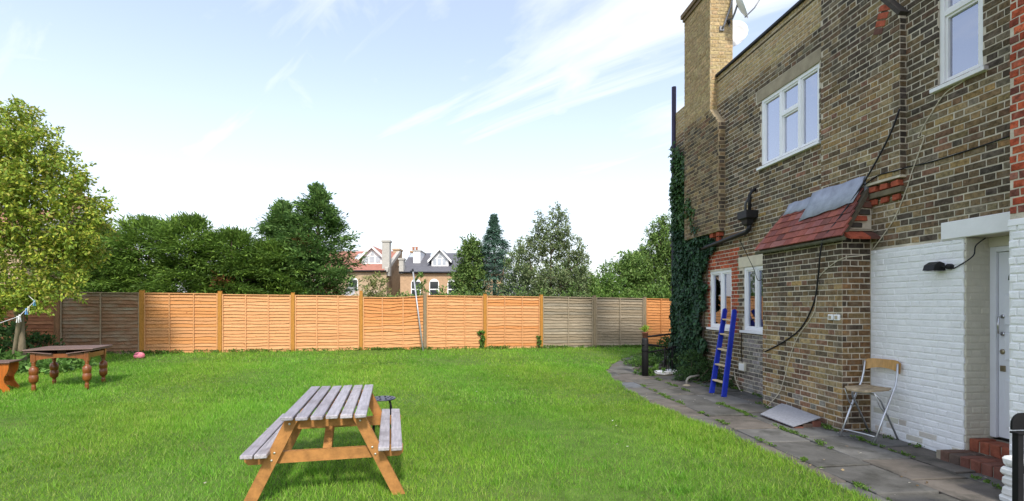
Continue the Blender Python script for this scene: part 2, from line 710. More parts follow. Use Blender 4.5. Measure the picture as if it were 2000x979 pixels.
def runs(s0, s1, holes, za, zb):
    iv = [(s0, s1)]
    for ha, hb, hz0, hz1 in holes:
        if min(zb, hz1) - max(za, hz0) > .03:
            nv = []
            for a, b in iv:
                if hb <= a or ha >= b:
                    nv.append((a, b))
                else:
                    if ha > a:
                        nv.append((a, ha))
                    if hb < b:
                        nv.append((hb, b))
            iv = nv
    return iv


def course_bricks(a, b, k):
    sh = .16875 * (k % 2) + .013 * math.sin(k * 7.3)
    m = math.floor((a - sh) / PER) - 1
    while True:
        base = sh + m * PER
        for p0, p1 in ((0, .2125), (.225, .3255)):
            x0, x1 = max(a, base + p0), min(b, base + p1)
            if x1 - x0 > .028:
                yield x0, x1
        m += 1
        if base > b:
            break


ALLB = []     # every brick: (wall parent, kind, verts, faces, colours, centre, area)


def lay(wall, kind, fmap, a0, a1, z0, z1, holes, colf, proud=.005, jit=.0026, limit=None, ch=.004):
    k0, k1 = int(math.floor(z0 / CH)), int(math.ceil(z1 / CH))
    for k in range(k0, k1):
        za, zb = max(z0, k * CH + .007), min(z1, k * CH + .068)
        if zb - za < .02:
            continue
        x0, x1 = a0, a1
        if limit:
            x0, x1 = limit((za + zb) / 2)
        for ra, rb in runs(x0, x1, holes, za, zb):
            for p, q in course_bricks(ra, rb, k):
                h = proud + rnd.uniform(-.002, .003)
                J = lambda: rnd.uniform(-jit, jit)
                rim = [(p + J(), za + J()), (q + J(), za + J()), (q + J(), zb + J()), (p + J(), zb + J())]
                cx, cz = (p + q) / 2, (za + zb) / 2
                inn = [(x + (ch if x < cx else -ch) + J() * .4, z + (ch if z < cz else -ch) + J() * .4) for x, z in rim]
                v = [fmap(x, -.015, z) for x, z in rim] + [fmap(x, h - .0035, z) for x, z in rim] + [fmap(x, h, z) for x, z in inn]
                f = [(8, 9, 10, 11)]
                for i in range(4):
                    j = (i + 1) % 4
                    f.append((4 + i, 4 + j, 8 + j, 8 + i))
                    f.append((i, j, 4 + j, 4 + i))
                col = colf(cx, cz)
                ALLB.append((wall, kind, v, f, col, fmap(cx, h, cz), (q - p) * (zb - za)))


def facade(out):
    return lambda a, d, z: (-(out + d), a, z)


def return_near(s0):
    return lambda a, d, z: (a, s0 - d, z)


def return_far(s0):
    return lambda a, d, z: (a, s0 + d, z)


def slab_with_holes(name, x0, x1, sa, sb, za, zb, holes, mat, parent):
    """wall slab between local x0 (outside) and x1 with rectangular openings"""
    ss = sorted({sa, sb, *[min(max(h[i], sa), sb) for h in holes for i in (0, 1)]})
    zs = sorted({za, zb, *[min(max(h[i], za), zb) for h in holes for i in (2, 3)]})
    solid = lambda i, j: 0 <= i < len(ss) - 1 and 0 <= j < len(zs) - 1 and not any(
        h[0] < (ss[i] + ss[i + 1]) / 2 < h[1] and h[2] < (zs[j] + zs[j + 1]) / 2 < h[3] for h in holes)
    mb = MB()
    for i in range(len(ss) - 1):
        for j in range(len(zs) - 1):
            if not solid(i, j):
                continue
            a, b, c, d = ss[i], ss[i + 1], zs[j], zs[j + 1]
            mb.face([(x0, b, c), (x0, a, c), (x0, a, d), (x0, b, d)])
            mb.face([(x1, a, c), (x1, b, c), (x1, b, d), (x1, a, d)])
            if not solid(i - 1, j):
                mb.face([(x0, a, c), (x1, a, c), (x1, a, d), (x0, a, d)])
            if not solid(i + 1, j):
                mb.face([(x1, b, c), (x0, b, c), (x0, b, d), (x1, b, d)])
            if not solid(i, j - 1):
                mb.face([(x0, a, c), (x0, b, c), (x1, b, c), (x1, a, c)])
            if not solid(i, j + 1):
                mb.face([(x0, b, d), (x0, a, d), (x1, a, d), (x1, b, d)])
    return mb.build(name, mat, parent)


# openings on the main plane: (s0, s1, z0, z1)
UPW = (7.62, 9.08, 4.09, 5.27)
NAR = (5.25, 5.74, 4.09, 5.62)
LO1 = (10.05, 10.91, 1.20, 2.37)
LO2 = (8.86, 9.63, 1.20, 2.37)
DOOR = (4.53, 5.43, 0.0, 2.385)
HOLES = [UPW, NAR, LO1, LO2, DOOR]
S_FAR, S_NEAR, ZTOP, ZYEL = 12.62, 2.6, 6.36, 5.74

STK = [(0.226, 0.158, 0.082), (0.175, 0.119, 0.066), (0.284, 0.204, 0.102), (0.136, 0.103, 0.068), (0.311, 0.238, 0.137), (0.194, 0.112, 0.068), (0.240, 0.198, 0.137), (0.117, 0.092, 0.068), (0.259, 0.172, 0.082)]
SOOT = [(0.096, 0.078, 0.061), (0.070, 0.059, 0.048), (0.131, 0.097, 0.064), (0.114, 0.082, 0.057)]
GOLD = [(0.336, 0.224, 0.095), (0.280, 0.179, 0.078), (0.302, 0.213, 0.106), (0.224, 0.146, 0.078), (0.246, 0.134, 0.084), (0.347, 0.258, 0.134), (0.190, 0.129, 0.078)]
YEL = [(0.403, 0.297, 0.151), (0.370, 0.269, 0.134), (0.437, 0.325, 0.174), (0.386, 0.280, 0.146)]
RED = [(.40, .085, .04), (.34, .07, .035), (.44, .11, .05), (.30, .075, .045)]


def jc(c, j=.13):
    k = 1 + rnd.gauss(0, j)
    return tuple(max(.01, x * k * (1 + rnd.uniform(-.04, .04))) for x in c)


def sooty(c, d, sd=.20):
    """brick colour c darkened by grime d (0-1), which drifts from brick to brick"""
    t = min(.9, max(0., d + rnd.gauss(0, sd)))
    if rnd.random() < .05:
        t = max(t, .8)
    k = (.052, .045, .038)
    return tuple(a * (1 - t) + b * t for a, b in zip(c, k))


def soft(s, z, a=1.):
    return math.sin(s * 1.9 + 2 * math.sin(z * .9 + a)) * math.sin(z * 2.3 + a + math.sin(s * 1.3))


def col_main(s, z):
    if z > ZYEL:
        return jc(rnd.choice(YEL), .06)
    if LO1[0] - .18 < s < LO1[1] + .15 and 1.15 < z < 2.78 and (z > 2.3 or s < LO1[0] + .02 or s > LO1[1]):
        return jc(rnd.choice(RED))
    if s < 9.62 and z < 1.15:
        return jc(rnd.choice([(.23, .21, .18), (.17, .15, .13), (.28, .26, .24)]), .12)
    p_soot = .20 + .16 * soft(s, z)
    if s < 6.1 and z > 3.9:
        p_soot += .30
    if s < 7.6 and z > 5.0:
        p_soot += .2
    if z < 3.9 and s < 6.2:
        p_soot -= .10
    p_soot += .12 + .14 * soft(s * 2.3, z * 1.9, 3)
    if z < 3.9 and rnd.random() < .3:
        return sooty(jc(rnd.choice(GOLD)), p_soot)
    return sooty(jc(rnd.choice(STK)), p_soot)


def col_breast(s, z):
    d = .60 if z > 4.6 else .42 if s < 6.35 else .14
    return sooty(jc(rnd.choice(GOLD if z < 4.6 or rnd.random() < .4 else STK)), d + .16 * soft(s * 2.0, z * 1.6, 2))


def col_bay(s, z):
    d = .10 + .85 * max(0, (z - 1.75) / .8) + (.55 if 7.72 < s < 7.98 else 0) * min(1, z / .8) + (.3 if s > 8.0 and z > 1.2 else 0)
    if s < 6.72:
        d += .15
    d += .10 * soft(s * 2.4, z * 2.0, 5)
    if d > .35 or rnd.random() < .5:
        return sooty(jc(rnd.choice(GOLD if rnd.random() < .75 else STK)), d, .15)
    if z < .35 and rnd.random() < .5:
        return jc((.2, .18, .15))
    return jc(rnd.choice(GOLD if rnd.random() < .75 else STK))


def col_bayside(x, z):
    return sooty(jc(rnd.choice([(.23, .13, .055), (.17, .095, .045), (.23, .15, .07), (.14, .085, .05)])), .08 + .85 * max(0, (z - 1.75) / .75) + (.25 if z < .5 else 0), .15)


def col_stack(s, z):
    if z > ZYEL - .05:
        return jc(rnd.choice(YEL), .06)
    return sooty(jc(rnd.choice(STK)), .28 + .14 * soft(s * 2, z * 1.7, 4))


def col_white(s, z):
    if z < .40 and rnd.random() < .45 * (1 - z / .5):
        return jc((.60, .57, .50), .05)
    k = rnd.gauss(.83, .018)
    return (k, k, k * 1.01)


def col_jamb(x, z):
    k = rnd.gauss(1, .025)
    return (.62 * k, .58 * k, .47 * k)


# main wall
wall = slab_with_holes('main_wall', 0, .26, S_NEAR, S_FAR, -.1, ZTOP, HOLES, MORTAR, house)
lay_holes = HOLES + [(8.37 - .01, 6.66, 0, 2.6), (5.43, 6.655, 0, 2.375), (4.45, 5.70, 2.33, 2.585), (7.52, 9.24, 5.265, 5.475), (8.86, 9.80, 2.36, 2.575),
                     (6.66, 8.38, 0, 2.55), (2.6, 4.62, 0, 6.3)]
lay(wall, 'brick', facade(0), S_NEAR, S_FAR, 0.0, ZTOP - .0, lay_holes, col_main)
lay(wall, 'brick', return_far(S_FAR), 0, .26, 0, ZTOP, [], lambda s, z: col_main(11.5, z))

# far end wall, rear wall and flat roof behind the parapet
mb = MB()
mb.box(.26, 6.5, S_FAR - .25, S_FAR, -.1, ZTOP)
mb.build('end_wall', MORTARY, house)
mb = MB()
mb.box(6.25, 6.5, S_NEAR, S_FAR - .25, -.1, 6.0)
mb.build('rear_wall', MORTARY, house)
mb = MB()
mb.box(.26, 6.25, S_NEAR, S_FAR - .25, 5.8, 5.95)
mb.build('flat_roof', LEAD, house)
mb = MB()
mb.box(.26, 6.25, S_NEAR, S_NEAR + .2, -.1, 5.8)
mb.build('near_wall', MORTARY, house)
mb = MB()
mb.box(2.4, 2.5, S_NEAR + .2, S_FAR - .25, -.1, 5.8)
mb.box(.26, 2.4, S_NEAR + .2, S_FAR - .25, 2.95, 3.1)
mb.build('inner_partition', DARK, house)
# parapet coping and the thin projecting course below it
mb = MB()
mb.bbox(-.05, .30, S_NEAR, 10.60, ZTOP + .001, ZTOP + .05, .008)
mb.build('parapet_coping', M('dark_coping', (.035, .035, .045), .7, .3, 5, .3, 30), house)
mb = MB()
mb.box(-.016, .02, S_NEAR, 10.60, ZTOP - .115, ZTOP - .10)
mb.build('parapet_string_course', M('shadow_line_mortar', (.06, .052, .04), 1, .3, 5, .3, 30), house)  # dark colour paints the shadow line below the coping onto this course

# chimney breast at the far end, corbelled out high up, with its stack
SB0, SB1, SU0, OUTB = 10.28, 11.80, 10.61, .15
wall = MB()
wall.box(-OUTB, -.0, SB0, SB1, 3.15, 5.32)
wall.prism([(SB0, 5.32), (SB1, 5.32), (SB1, 5.68), (SU0, 5.68)], -OUTB, 0, 'x')
wall.box(-OUTB, .34, SU0, SB1, 5.68, 8.14)
wall = wall.build('chimney_stack', MORTARY, house, fix=True)


def lim_stack(z):
    if z < 5.32:
        return SB0 + .002, SB1
    if z < 5.68:
        return SB0 + (SU0 - SB0) * (z - 5.32) / .36 + .01, SB1
    return SU0 + .002, SB1


lay(wall, 'brick', facade(OUTB), SB0, SB1, 3.15, 8.13, [], col_stack, limit=lim_stack)
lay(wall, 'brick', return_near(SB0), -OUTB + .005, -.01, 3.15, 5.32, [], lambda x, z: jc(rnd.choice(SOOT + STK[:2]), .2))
lay(wall, 'brick', return_near(SU0), -OUTB + .005, .335, 5.70, 8.13, [], col_stack)
lay(wall, 'brick', return_far(SB1), -OUTB + .005, .335, 3.15, 8.13, [], col_stack)
mb = MB()
mb.bbox(-OUTB - .035, .375, SU0 - .035, SB1 + .035, 8.14, 8.22, .006)
mb.bbox(-OUTB - .07, .41, SU0 - .07, SB1 + .07, 8.221, 8.32, .006)
mb.build('stack_cap', M('stack_cap_brick', (.20, .14, .09), .95, .3, 9, .5, 50), house)
RB = M('red_corbel_brick', (.36, .085, .045), .9, .35, 14, .5, 60)
for k, (a, z0) in enumerate([(10.33, 3.06), (10.58, 3.06), (10.42, 2.97)]):
    mb = MB()
    mb.bbox(-.11 + .05 * (k == 2), -.008, a, a + .13, z0, z0 + .085, .005, jit=.003)
    mb.build('corbel_brick', RB, house)

# chimney breast over the bay, with its sloping shoulder
NB0, NB1, OUTN = 6.14, 7.46, .09
wall = MB()
wall.box(-OUTN, -.0, NB0, NB1, 3.20, 5.12)
wall.prism([(NB0, 5.12), (NB1, 5.12), (NB1, 5.66), (NB0 + .42, 5.66)], -OUTN, 0, 'x')
wall.box(-OUTN, .3, NB0 + .42, NB1, 5.66, 7.6)
wall = wall.build('chimney_breast', MORTAR, house, fix=True)


def lim_breast(z):
    if z < 5.12:
        return NB0 + .002, NB1
    if z < 5.66:
        return NB0 + .42 * (z - 5.12) / .54 + .012, NB1
    return NB0 + .422, NB1


lay(wall, 'brick', facade(OUTN), NB0, NB1, 3.205, 7.6, [], col_breast, limit=lim_breast)
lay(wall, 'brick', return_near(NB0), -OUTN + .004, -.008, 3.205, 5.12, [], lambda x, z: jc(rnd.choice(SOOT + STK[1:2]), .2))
lay(wall, 'brick', return_near(NB0 + .42), -OUTN + .004, .295, 5.70, 7.6, [], col_breast)
mb = MB()
n_ = Vector((0, -.79, .613))
for t0, t1 in ((0, .33), (.335, .665), (.67, 1.0)):
    a, b = Vector((0, NB0, 5.12)).lerp(Vector((0, NB0 + .42, 5.66)), t0), Vector((0, NB0, 5.12)).lerp(Vector((0, NB0 + .42, 5.66)), t1)
    q = [a + n_ * .004, b + n_ * .004, b + n_ * .05, a + n_ * .05]
    mb.prism([(p.y, p.z) for p in q], -OUTN - .03, .02, 'x')
mb.build('breast_shoulder_capping', M('sooty_capping', (.06, .052, .045), .95, .3, 9, .5, 50), house, fix=True)
# red dentils under it on the near side
for row, (z0, o0) in enumerate(((3.105, .085), (2.95, .045))):
    for k in range(3):
        a = 6.17 + k * .17 + .03 * row
        mb = MB()
        mb.bbox(-o0, -.008, a, a + .105, z0, z0 + .07, .006, jit=.004)
        mb.build('corbel_brick', RB, house)
mb = MB()
mb.bbox(-.07, -.006, 6.15, 6.66, 3.03, 3.10, .006)
mb.build('corbel_course', M('corbel_mortar', (.17, .14, .09), .95, .3, 9, .5, 50), house)
# slanting red springer bricks left over from older arches
for base_s, base_z, n, o0 in ((7.50, 5.235, 4, .012), (6.47, 5.10, 4, OUTN + .012)):
    for k in range(n):
        c = Vector((0, base_s - .03 * k, base_z + .082 * k))
        mt = Matrix.Translation(c) @ Matrix.Rotation(math.radians(22), 4, 'X')
        mb = MB()
        mb.bbox(-o0, .01 - o0, -.10 - .01 * k, .045, -.034, .034, .004, mtx=mt, jit=.003)
        mb.build('arch_brick', RB if k > 0 else M('sooty_red_brick', (.13, .06, .045), .9, .3, 9, .5, 50), house)

# bay with the lean-to tile roof
BY0, BY1, OUTY = 6.66, 8.37, .412
wall = MB()
wall.box(-OUTY, -.0, BY0, BY1, -.1, 2.555)
wall = wall.build('bay_wall', MORTAR, house)
lay(wall, 'brick', facade(OUTY), BY0 + .002, BY1, 0, 2.54, [], col_bay)
lay(wall, 'brick', return_near(BY0), -OUTY + .005, -.022, 0, 2.54, [], col_bayside)
lay(wall, 'brick', return_far(BY1), -OUTY + .005, -.01, 0, 2.54, [], col_bay)

roof = MB()
E0, E1 = Vector((-.485, 0, 2.535)), Vector((-OUTN - .002, 0, 3.17))
sl = (E1 - E0)
sld = sl.normalized()
sn = Vector((-sld.z, 0, sld.x))
roof.prism([(E0.x, E0.z), (E1.x, E1.z), (E1.x, E1.z - .09), (-.40, 2.56), (E0.x + .03, E0.z - .02)], BY0 - .06, BY1 - .02, 'y')
roof = roof.build('bay_roof', M('roof_underlay', (.10, .085, .06), .95, .3, 8, .4, 40), house, fix=True)
TCOL = [(.26, .08, .06), (.22, .07, .055), (.29, .09, .065), (.20, .07, .06), (.26, .10, .085)]
ROWS = 6
for r in range(ROWS):
    t0 = r * .118
    sa, sb = BY0 - .12 + .15 * r / ROWS, BY1 + .06 - .28 * r / ROWS
    x = sa - (.083 if r % 2 else 0)
    while x < sb:
        a, b = max(x + .002, sa), min(x + .163, sb)
        if b - a > .03:
            p0 = E0 + sld * t0 + sn * (.030 + rnd.uniform(-.003, .004))
            p1 = E0 + sld * (t0 + .165) + sn * (.012)
            mb = MB()
            v = []
            for p in (p0, p1):
                for h in (0, .019):
                    for y in (a, b):
                        q = p + sn * h
                        v.append((q.x, y, q.z))
            mb.poly(v, [(0, 1, 3, 2), (4, 6, 7, 5), (2, 3, 7, 6), (0, 4, 5, 1), (0, 2, 6, 4), (1, 5, 7, 3)], jc(rnd.choice(TCOL), .12))
            mb.build('roof_tile', TILE, roof, cols=True, fix=True)
        x += .166
# gutter board under the eave, lead at the top
mb = MB()
mb.tube([(-.485, BY0 - .13, 2.515), (-.487, 7.4, 2.508), (-.485, BY1 + .07, 2.515)], .026, 8)
mb.build('eave_bedding', M('mossy_mortar', (.10, .10, .06), 1, .35, 12, .7, 40), roof)


def lead_sheet(sa, sb, t0, t1, zup, lift, cut):
    mb = MB()
    n = 10
    rows = []
    for i in range(n + 1):
        y = sa + (sb - sa) * i / n
        wv = .0025 * math.sin(i * 1.3)
        lo = E0 + sld * (t0 + cut * (i / n) + .012 * math.sin(i * 1.7)) + sn * (lift + wv)
        mid = E0 + sld * t1 + sn * (lift + wv)
        up = Vector((-OUTN - .016, 0, zup + .008 * math.sin(i * 1.1)))
        rows.append([(p.x, y, p.z) for p in (lo, mid, up)])
    mb.poly([p for r_ in rows for p in r_], [(i * 3 + j, i * 3 + 3 + j, i * 3 + 4 + j, i * 3 + 1 + j) for i in range(n) for j in range(2)])
    o = mb.build('lead_flashing', LEAD, roof, True)
    md = o.modifiers.new('thick', 'SOLIDIFY')
    md.thickness = .004
    return o


lead_sheet(BY0 - .01, 7.62, .50, .72, 3.335, .060, -.10)
lead_sheet(7.62, 8.16, .62, .72, 3.27, .050, .0)
mb = MB()
mb.box(-OUTN - .02, -.012, BY0 - .016, BY0 - .012, 3.13, 3.335)
mb.build('lead_flashing', LEAD, roof)
# stepped bricks closing the near end under the tiles
for k in range(6):
    z0 = 2.585 + k * .085
    xl = -.40 + k * .052
    mb = MB()
    mb.bbox(xl, min(-.012, xl + .20), BY0 - .045 + .012 * (k % 2), BY0 + .02, z0, z0 + .066, .006, jit=.006,
            mtx=Matrix.Translation((0, 0, 0)) @ Matrix.Rotation(0, 4, 'Y'))
    mb.build('gable_brick', rnd.choice([RB, _mats['sooty_red_brick'], _mats['sooty_capping']]), house)
mb = MB()
mb.prism([(-.42, 2.575), (-.012, 2.575), (-.012, 3.12), (-.10, 3.10)], BY0 - .012, BY0 + .05, 'y')
mb.build('gable_infill', MORTAR, house, fix=True)
# small tiled weathering on the near side of the bay
for k in range(3):
    a, b = -.43 + k * .142, -.43 + k * .142 + .138
    mb = MB()
    mb.prism([(BY0 - .16, 2.505), (BY0 - .16, 2.535), (BY0 - .02, 2.625), (BY0 - .012, 2.56)], a, min(b, -.012), 'x')
    mb.build('weathering_tile', RB if k < 2 else _mats['sooty_red_brick'], house, fix=True)
mb = MB()
mb.prism([(BY0 - .05, 2.622), (BY0 - .05, 2.64), (BY0 - .0, 2.66), (BY0 - .0, 2.63)], -.44, -.012, 'x')
mb.build('weathering_fillet', CONC, house, fix=True)

# white painted wall by the door
wall = MB()
wall.box(-.012, -.001, 5.44, 6.655, -.05, 2.372)
wall = wall.build('painted_wall', M('thick_white_paint', (.80, .80, .80), .75, .06, 5, .4, 40), house)
lay(wall, 'painted_brick', facade(.012), 5.432, 6.655, 0.02, 2.372, [], col_white, proud=.0045, jit=.003, ch=.006)
wall = MB()
wall.box(.002, .32, 5.422, 5.4295, .0, 2.382)
wall = wall.build('door_reveal', M('thick_cream_paint', (.60, .56, .46), .75, .06, 5, .4, 40), house)
lay(wall, 'painted_brick', return_near(5.422), -.006, .262, .02, 2.38, [], col_jamb, proud=.004, jit=.003, ch=.006)
mb = MB()
mb.bbox(-.032, .26, 4.45, 5.68, 2.388, 2.578, .006, jit=.003)
mb.bbox(-.014, -.001, 5.42, 5.70, 2.376, 2.387, .001)
mb.build('door_lintel', WHITE, house)
mb = MB()
mb.box(.262, .32, 4.53, 5.43, 2.285, 2.384)
mb.build('transom_board', M('cream_board', (.62, .58, .47), .7, .05, 5, .2, 30), house)

# projecting pier at the picture's right edge: red bricks over white paint
PO, P0_, P1_ = .45, 2.6, 4.62
wall = MB()
wall.box(-PO, -.0, P0_, P1_, -.1, 6.5)
wall = wall.build('entrance_pier', MORTAR, house)
lay(wall, 'red_brick', facade(PO), P0_, P1_, 2.45, 6.5, [], lambda s, z: jc(rnd.choice(RED) if rnd.random() < .8 else (.16, .06, .045)))
lay(wall, 'red_brick', return_far(P1_), -PO + .005, -.01, 2.45, 6.5, [], lambda s, z: jc(rnd.choice(RED)))
lay(wall, 'painted_brick', facade(PO), P0_, P1_, 0, 2.40, [], col_white, proud=.012, jit=.004, ch=.006)
mb = MB()
mb.bbox(-PO - .016, -PO, 2.6, P1_ + .01, 2.37, 2.43, .004, jit=.003)
mb.bbox(-PO - .003, -PO - .0005, 2.6, P1_ - .003, 0, 2.365, .001)
mb.bbox(-PO, -.006, P1_ + .001, P1_ + .006, 0, 2.37, .001)
mb.build('pier_paint_band', WHITE, house)

# lintels and sills
mb = MB()
mb.prism([(7.60, 5.272), (9.20, 5.272), (9.20, 5.468), (7.50, 5.468)], -.009, .2, 'x')
mb.build('window_lintel', CONC, house, fix=True)
mb = MB()
mb.bbox(-.012, .2, 8.86, 9.79, 2.372, 2.568, .004, jit=.002)
mb.build('window_lintel', CREAMST, house)


def window(s0, s1, z0, z1, mull, trans, back, sill=True, rec=.045, fr=.055, sill_out=.06, dirty=False, name='window', glass=None):
    """mull: positions (0-1) of uprights; trans: list of (bay index, height 0-1)"""
    e = bpy.data.objects.new(name, None)
    C.objects.link(e)
    e.parent = house
    e.location = (0, (s0 + s1) / 2, z0)
    hw, h = (s1 - s0) / 2, z1 - z0
    mb = MB()
    x0, x1 = rec - .03, rec + .05
    fb = .004
    mb.bbox(x0, x1, -hw, -hw + fr, 0, h, fb)
    mb.bbox(x0, x1, hw - fr, hw, 0, h, fb)
    mb.bbox(x0, x1, -hw + fr, hw - fr, 0, fr, fb)
    mb.bbox(x0, x1, -hw + fr, hw - fr, h - fr, h, fb)
    eds = [-hw + fr]
    for m in mull:
        y = -hw + 2 * hw * m
        mb.bbox(x0, x1, y - .03, y + .03, fr, h - fr, fb)
        eds += [y - .03, y + .03]
    eds.append(hw - fr)
    bays = [(eds[i], eds[i + 1]) for i in range(0, len(eds), 2)]
    cells = []
    for i, (a, b) in enumerate(bays):
        zs = [fr] + [v for bi, t in trans if bi == i for v in (h * t - .028, h * t + .028)] + [h - fr]
        for k in range(0, len(zs), 2):
            cells.append((a, b, zs[k], zs[k + 1]))
            if k + 2 < len(zs):
                mb.bbox(x0, x1, a, b, zs[k + 1], zs[k + 2], fb)
    for a, b, c, d in cells:          # sash rims set back from the frame
        r = .026
        mb.box(x0 + .018, x1 - .01, a, a + r, c, d)
        mb.box(x0 + .018, x1 - .01, b - r, b, c, d)
        mb.box(x0 + .018, x1 - .01, a + r, b - r, c, c + r)
        mb.box(x0 + .018, x1 - .01, a + r, b - r, d - r, d)
    mb.build('frame', UPVC if not dirty else WHITE, e)
    for a, b, c, d in cells:
        g = MB()
        g.box(x1 - .035, x1 - .029, a + .02, b - .02, c + .02, d - .02)
        g.build('pane', glass or GLASS, e)
    if back is not None:
        g = MB()
        n = 28
        for i in range(n):
            ya, yb = -hw + 2 * hw * i / n, -hw + 2 * hw * (i + 1) / n
            xa, xb = x1 + .03 + .012 * math.sin(i * 1.9), x1 + .03 + .012 * math.sin((i + 1) * 1.9)
            g.face([(xa, yb, -.02) if False else (xa, ya, -.02), (xb, yb, -.02), (xb, yb, h + .02), (xa, ya, h + .02)])
        g.build('curtain', back, e, True)
    if sill:
        g = MB()
        g.bbox(-sill_out, rec - .03, -hw - .06, hw + .05, -.045, -.001, .004)
        g.build('sill', UPVC if not dirty else WHITE, e)
    return e


window(*UPW, [.32, .64], [(1, .62)], CURTAIN, glass=GLASSU)
window(*NAR, [], [(0, .52)], CURTAIN, dirty=True, rec=.05, glass=GLASSU)
window(*LO1, [.48], [], BLIND)
window(*LO2, [.52], [], BLIND)

# door
door = bpy.data.objects.new('door', None)
C.objects.link(door)
door.parent = house
door.location = (.30, 4.98, .285)
DOORW = M('door_white', (.80, .81, .86), .35, .03, 4, .04, 30, spec=.45)
mb = MB()
mb.box(.012, .05, -.38, .38, .012, 1.94)
mb.build('door_leaf', DOORW, door)
mb = MB()
for a, b in ((-.45, -.385), (.385, .45)):
    mb.bbox(-.022, .06, a, b, 0, 2.0, .005)
mb.bbox(-.022, .06, -.385, .385, 1.945, 2.0, .005)
mb.build('door_frame', DOORW, door)
mb = MB()
for z0, z1 in ((.12, .62), (.82, 1.10), (1.18, 1.50)):
    for a, b in ((-.32, -.02), (.02, .32)):
        mb.bbox(.0, .012, a, b, z0, z1, .008)
mb.build('raised_panel', DOORW, door)
mb = MB()
arc = [(.33 * math.cos(t), 1.62 + .27 * math.sin(t)) for t in np.linspace(0, math.pi, 17)]
mb.prism(arc, .004, .0115, 'x')
mb.build('fanlight_surround', DOORW, door, fix=True)
mb = MB()
mb.prism([(.28 * math.cos(t), 1.645 + .215 * math.sin(t)) for t in np.linspace(0, math.pi, 17)], -.002, .0035, 'x')
mb.build('fanlight_pane', M('dark_fan_glass', (.04, .05, .04), .08, .3, 8, 0, spec=.6), door, fix=True)
CHROME = M('chrome', (.62, .62, .64), .22, .08, 8, .0, metallic=1.0)
BRASS = M('dull_brass', (.40, .34, .24), .35, .15, 8, 0, metallic=1.0)
mb = MB()
mb.tube([(-.0, .335, 1.09), (-.045, .335, 1.10), (-.05, .335, 1.18), (-.045, .335, 1.26), (0, .335, 1.27)], .010, 8)
mb.lathe([(.022, -.006), (.022, .006)], 12, mtx=Matrix.Translation((.004, .335, 1.09)) @ Matrix.Rotation(math.pi / 2, 4, 'Y'))
mb.lathe([(.022, -.006), (.022, .006)], 12, mtx=Matrix.Translation((.004, .335, 1.27)) @ Matrix.Rotation(math.pi / 2, 4, 'Y'))
mb.build('door_handle', CHROME, door, True)
mb = MB()
mb.lathe([(.027, -.008), (.027, .006), (.018, .012)], 14, mtx=Matrix.Translation((.004, .335, .905)) @ Matrix.Rotation(-math.pi / 2, 4, 'Y'))
mb.build('night_latch', BRASS, door, True)
mb = MB()
mb.bbox(-.002, .012, .31, .36, .70, .76, .003)
mb.build('keyhole_plate', BRASS, door)
mb = MB()
mb.box(.05, .32, -.46, .46, -.02, 2.1)
mb.build('dark_hall', DARK, door)

# split the laid bricks: the largest seen become parts of their own, the rest one joined part
hm = Matrix.Translation(HL) @ Matrix.Rotation(TH, 4, 'Z')
score = []
for i, b in enumerate(ALLB):
    w = hm @ Vector(b[5])
    u, v = w.x / max(w.y, .1), (w.z - 1.68) / max(w.y, .1)
    vis = w.y > 1 and abs(u) < .995 and -.38 < v < .59
    f = b[2]
    nrm = (Vector(f[9]) - Vector(f[8])).cross(Vector(f[11]) - Vector(f[8]))
    if nrm.length > 0:
        nrm.normalize()
    wn_ = hm.to_3x3() @ nrm
    cs = abs(wn_.dot((w - Vector((0, 0, 1.68))).normalized()))
    score.append((b[6] * cs / w.length_squared if vis else -1.0, i))
pick = set()
for kind in ('brick', 'painted_brick', 'red_brick'):
    lst = sorted([t for t in score if ALLB[t[1]][1] == kind and t[0] > 0], reverse=True)
    pick |= {i for _, i in lst[:295]}
rest = {'brick': MB(), 'painted_brick': MB(), 'red_brick': MB()}
for i, (wl_, kind, v, f, col, cen, area) in enumerate(ALLB):
    if i in pick:
        mb = MB()
        mb.poly(v, f, col)
        mb.build(kind, PAINTED if kind == 'painted_brick' else BRICK, wl_, cols=True)
    else:
        rest[kind].poly(v, f, col)
for kind, nm in (('brick', 'brickwork'), ('painted_brick', 'painted_brickwork'), ('red_brick', 'red_brickwork')):
    if rest[kind].v:
        o = rest[kind].build(nm, PAINTED if kind == 'painted_brick' else BRICK, house, cols=True)
        o['kind'] = 'stuff'

# brick steps at the door
steps = bpy.data.objects.new('door_steps', None)
C.objects.link(steps)
steps.parent = house
steps.location = (0, 5.0, 0)
STEPB = [M('step_brick_%d' % k, c, .9, .35, 12, .5, 60) for k, c in enumerate([(.13, .075, .055), (.17, .07, .05), (.105, .075, .06), (.20, .075, .05)])]
mb = MB()
mb.box(-.262, .29, -.50, .505, -.05, .135)
mb.box(.03, .33, -.46, .425, .136, .262)
mb.build('step_core', M('step_mortar', (.30, .26, .20), 1, .25, 10, .5, 60), steps)
y = -.505
while y < .43:
    for a, b in ((-.275, -.085), (-.075, .035)):
        mb = MB()
        mb.bbox(a, b, y, y + .098, .0, .148 + rnd.uniform(-.004, .004), .007, jit=.004)
        mb.build('step_brick', rnd.choice(STEPB), steps)
    y += .108
y = -.44
RSTEP = M('red_step_brick', (.25, .075, .042), .9, .35, 12, .5, 60)
while y < .40:
    mb = MB()
    mb.bbox(.018, .24, y, y + .098, .150, .272 + rnd.uniform(-.003, .003), .007, jit=.004)
    mb.build('step_brick', RSTEP, steps)
    y += .108

# ---------------------------------------------------------------- fittings fixed to the house
def fixed(name, label, cat, s, out, z, group=None):
    t = thing(name, label, cat, W(s, out, z), TH, group)
    return t


def loc_pts(pts, o):
    """facade points (s, out, z) -> local to a thing fixed at facade point o"""
    return [(-(p[1] - o[1]), p[0] - o[0], p[2] - o[2]) for p in pts]


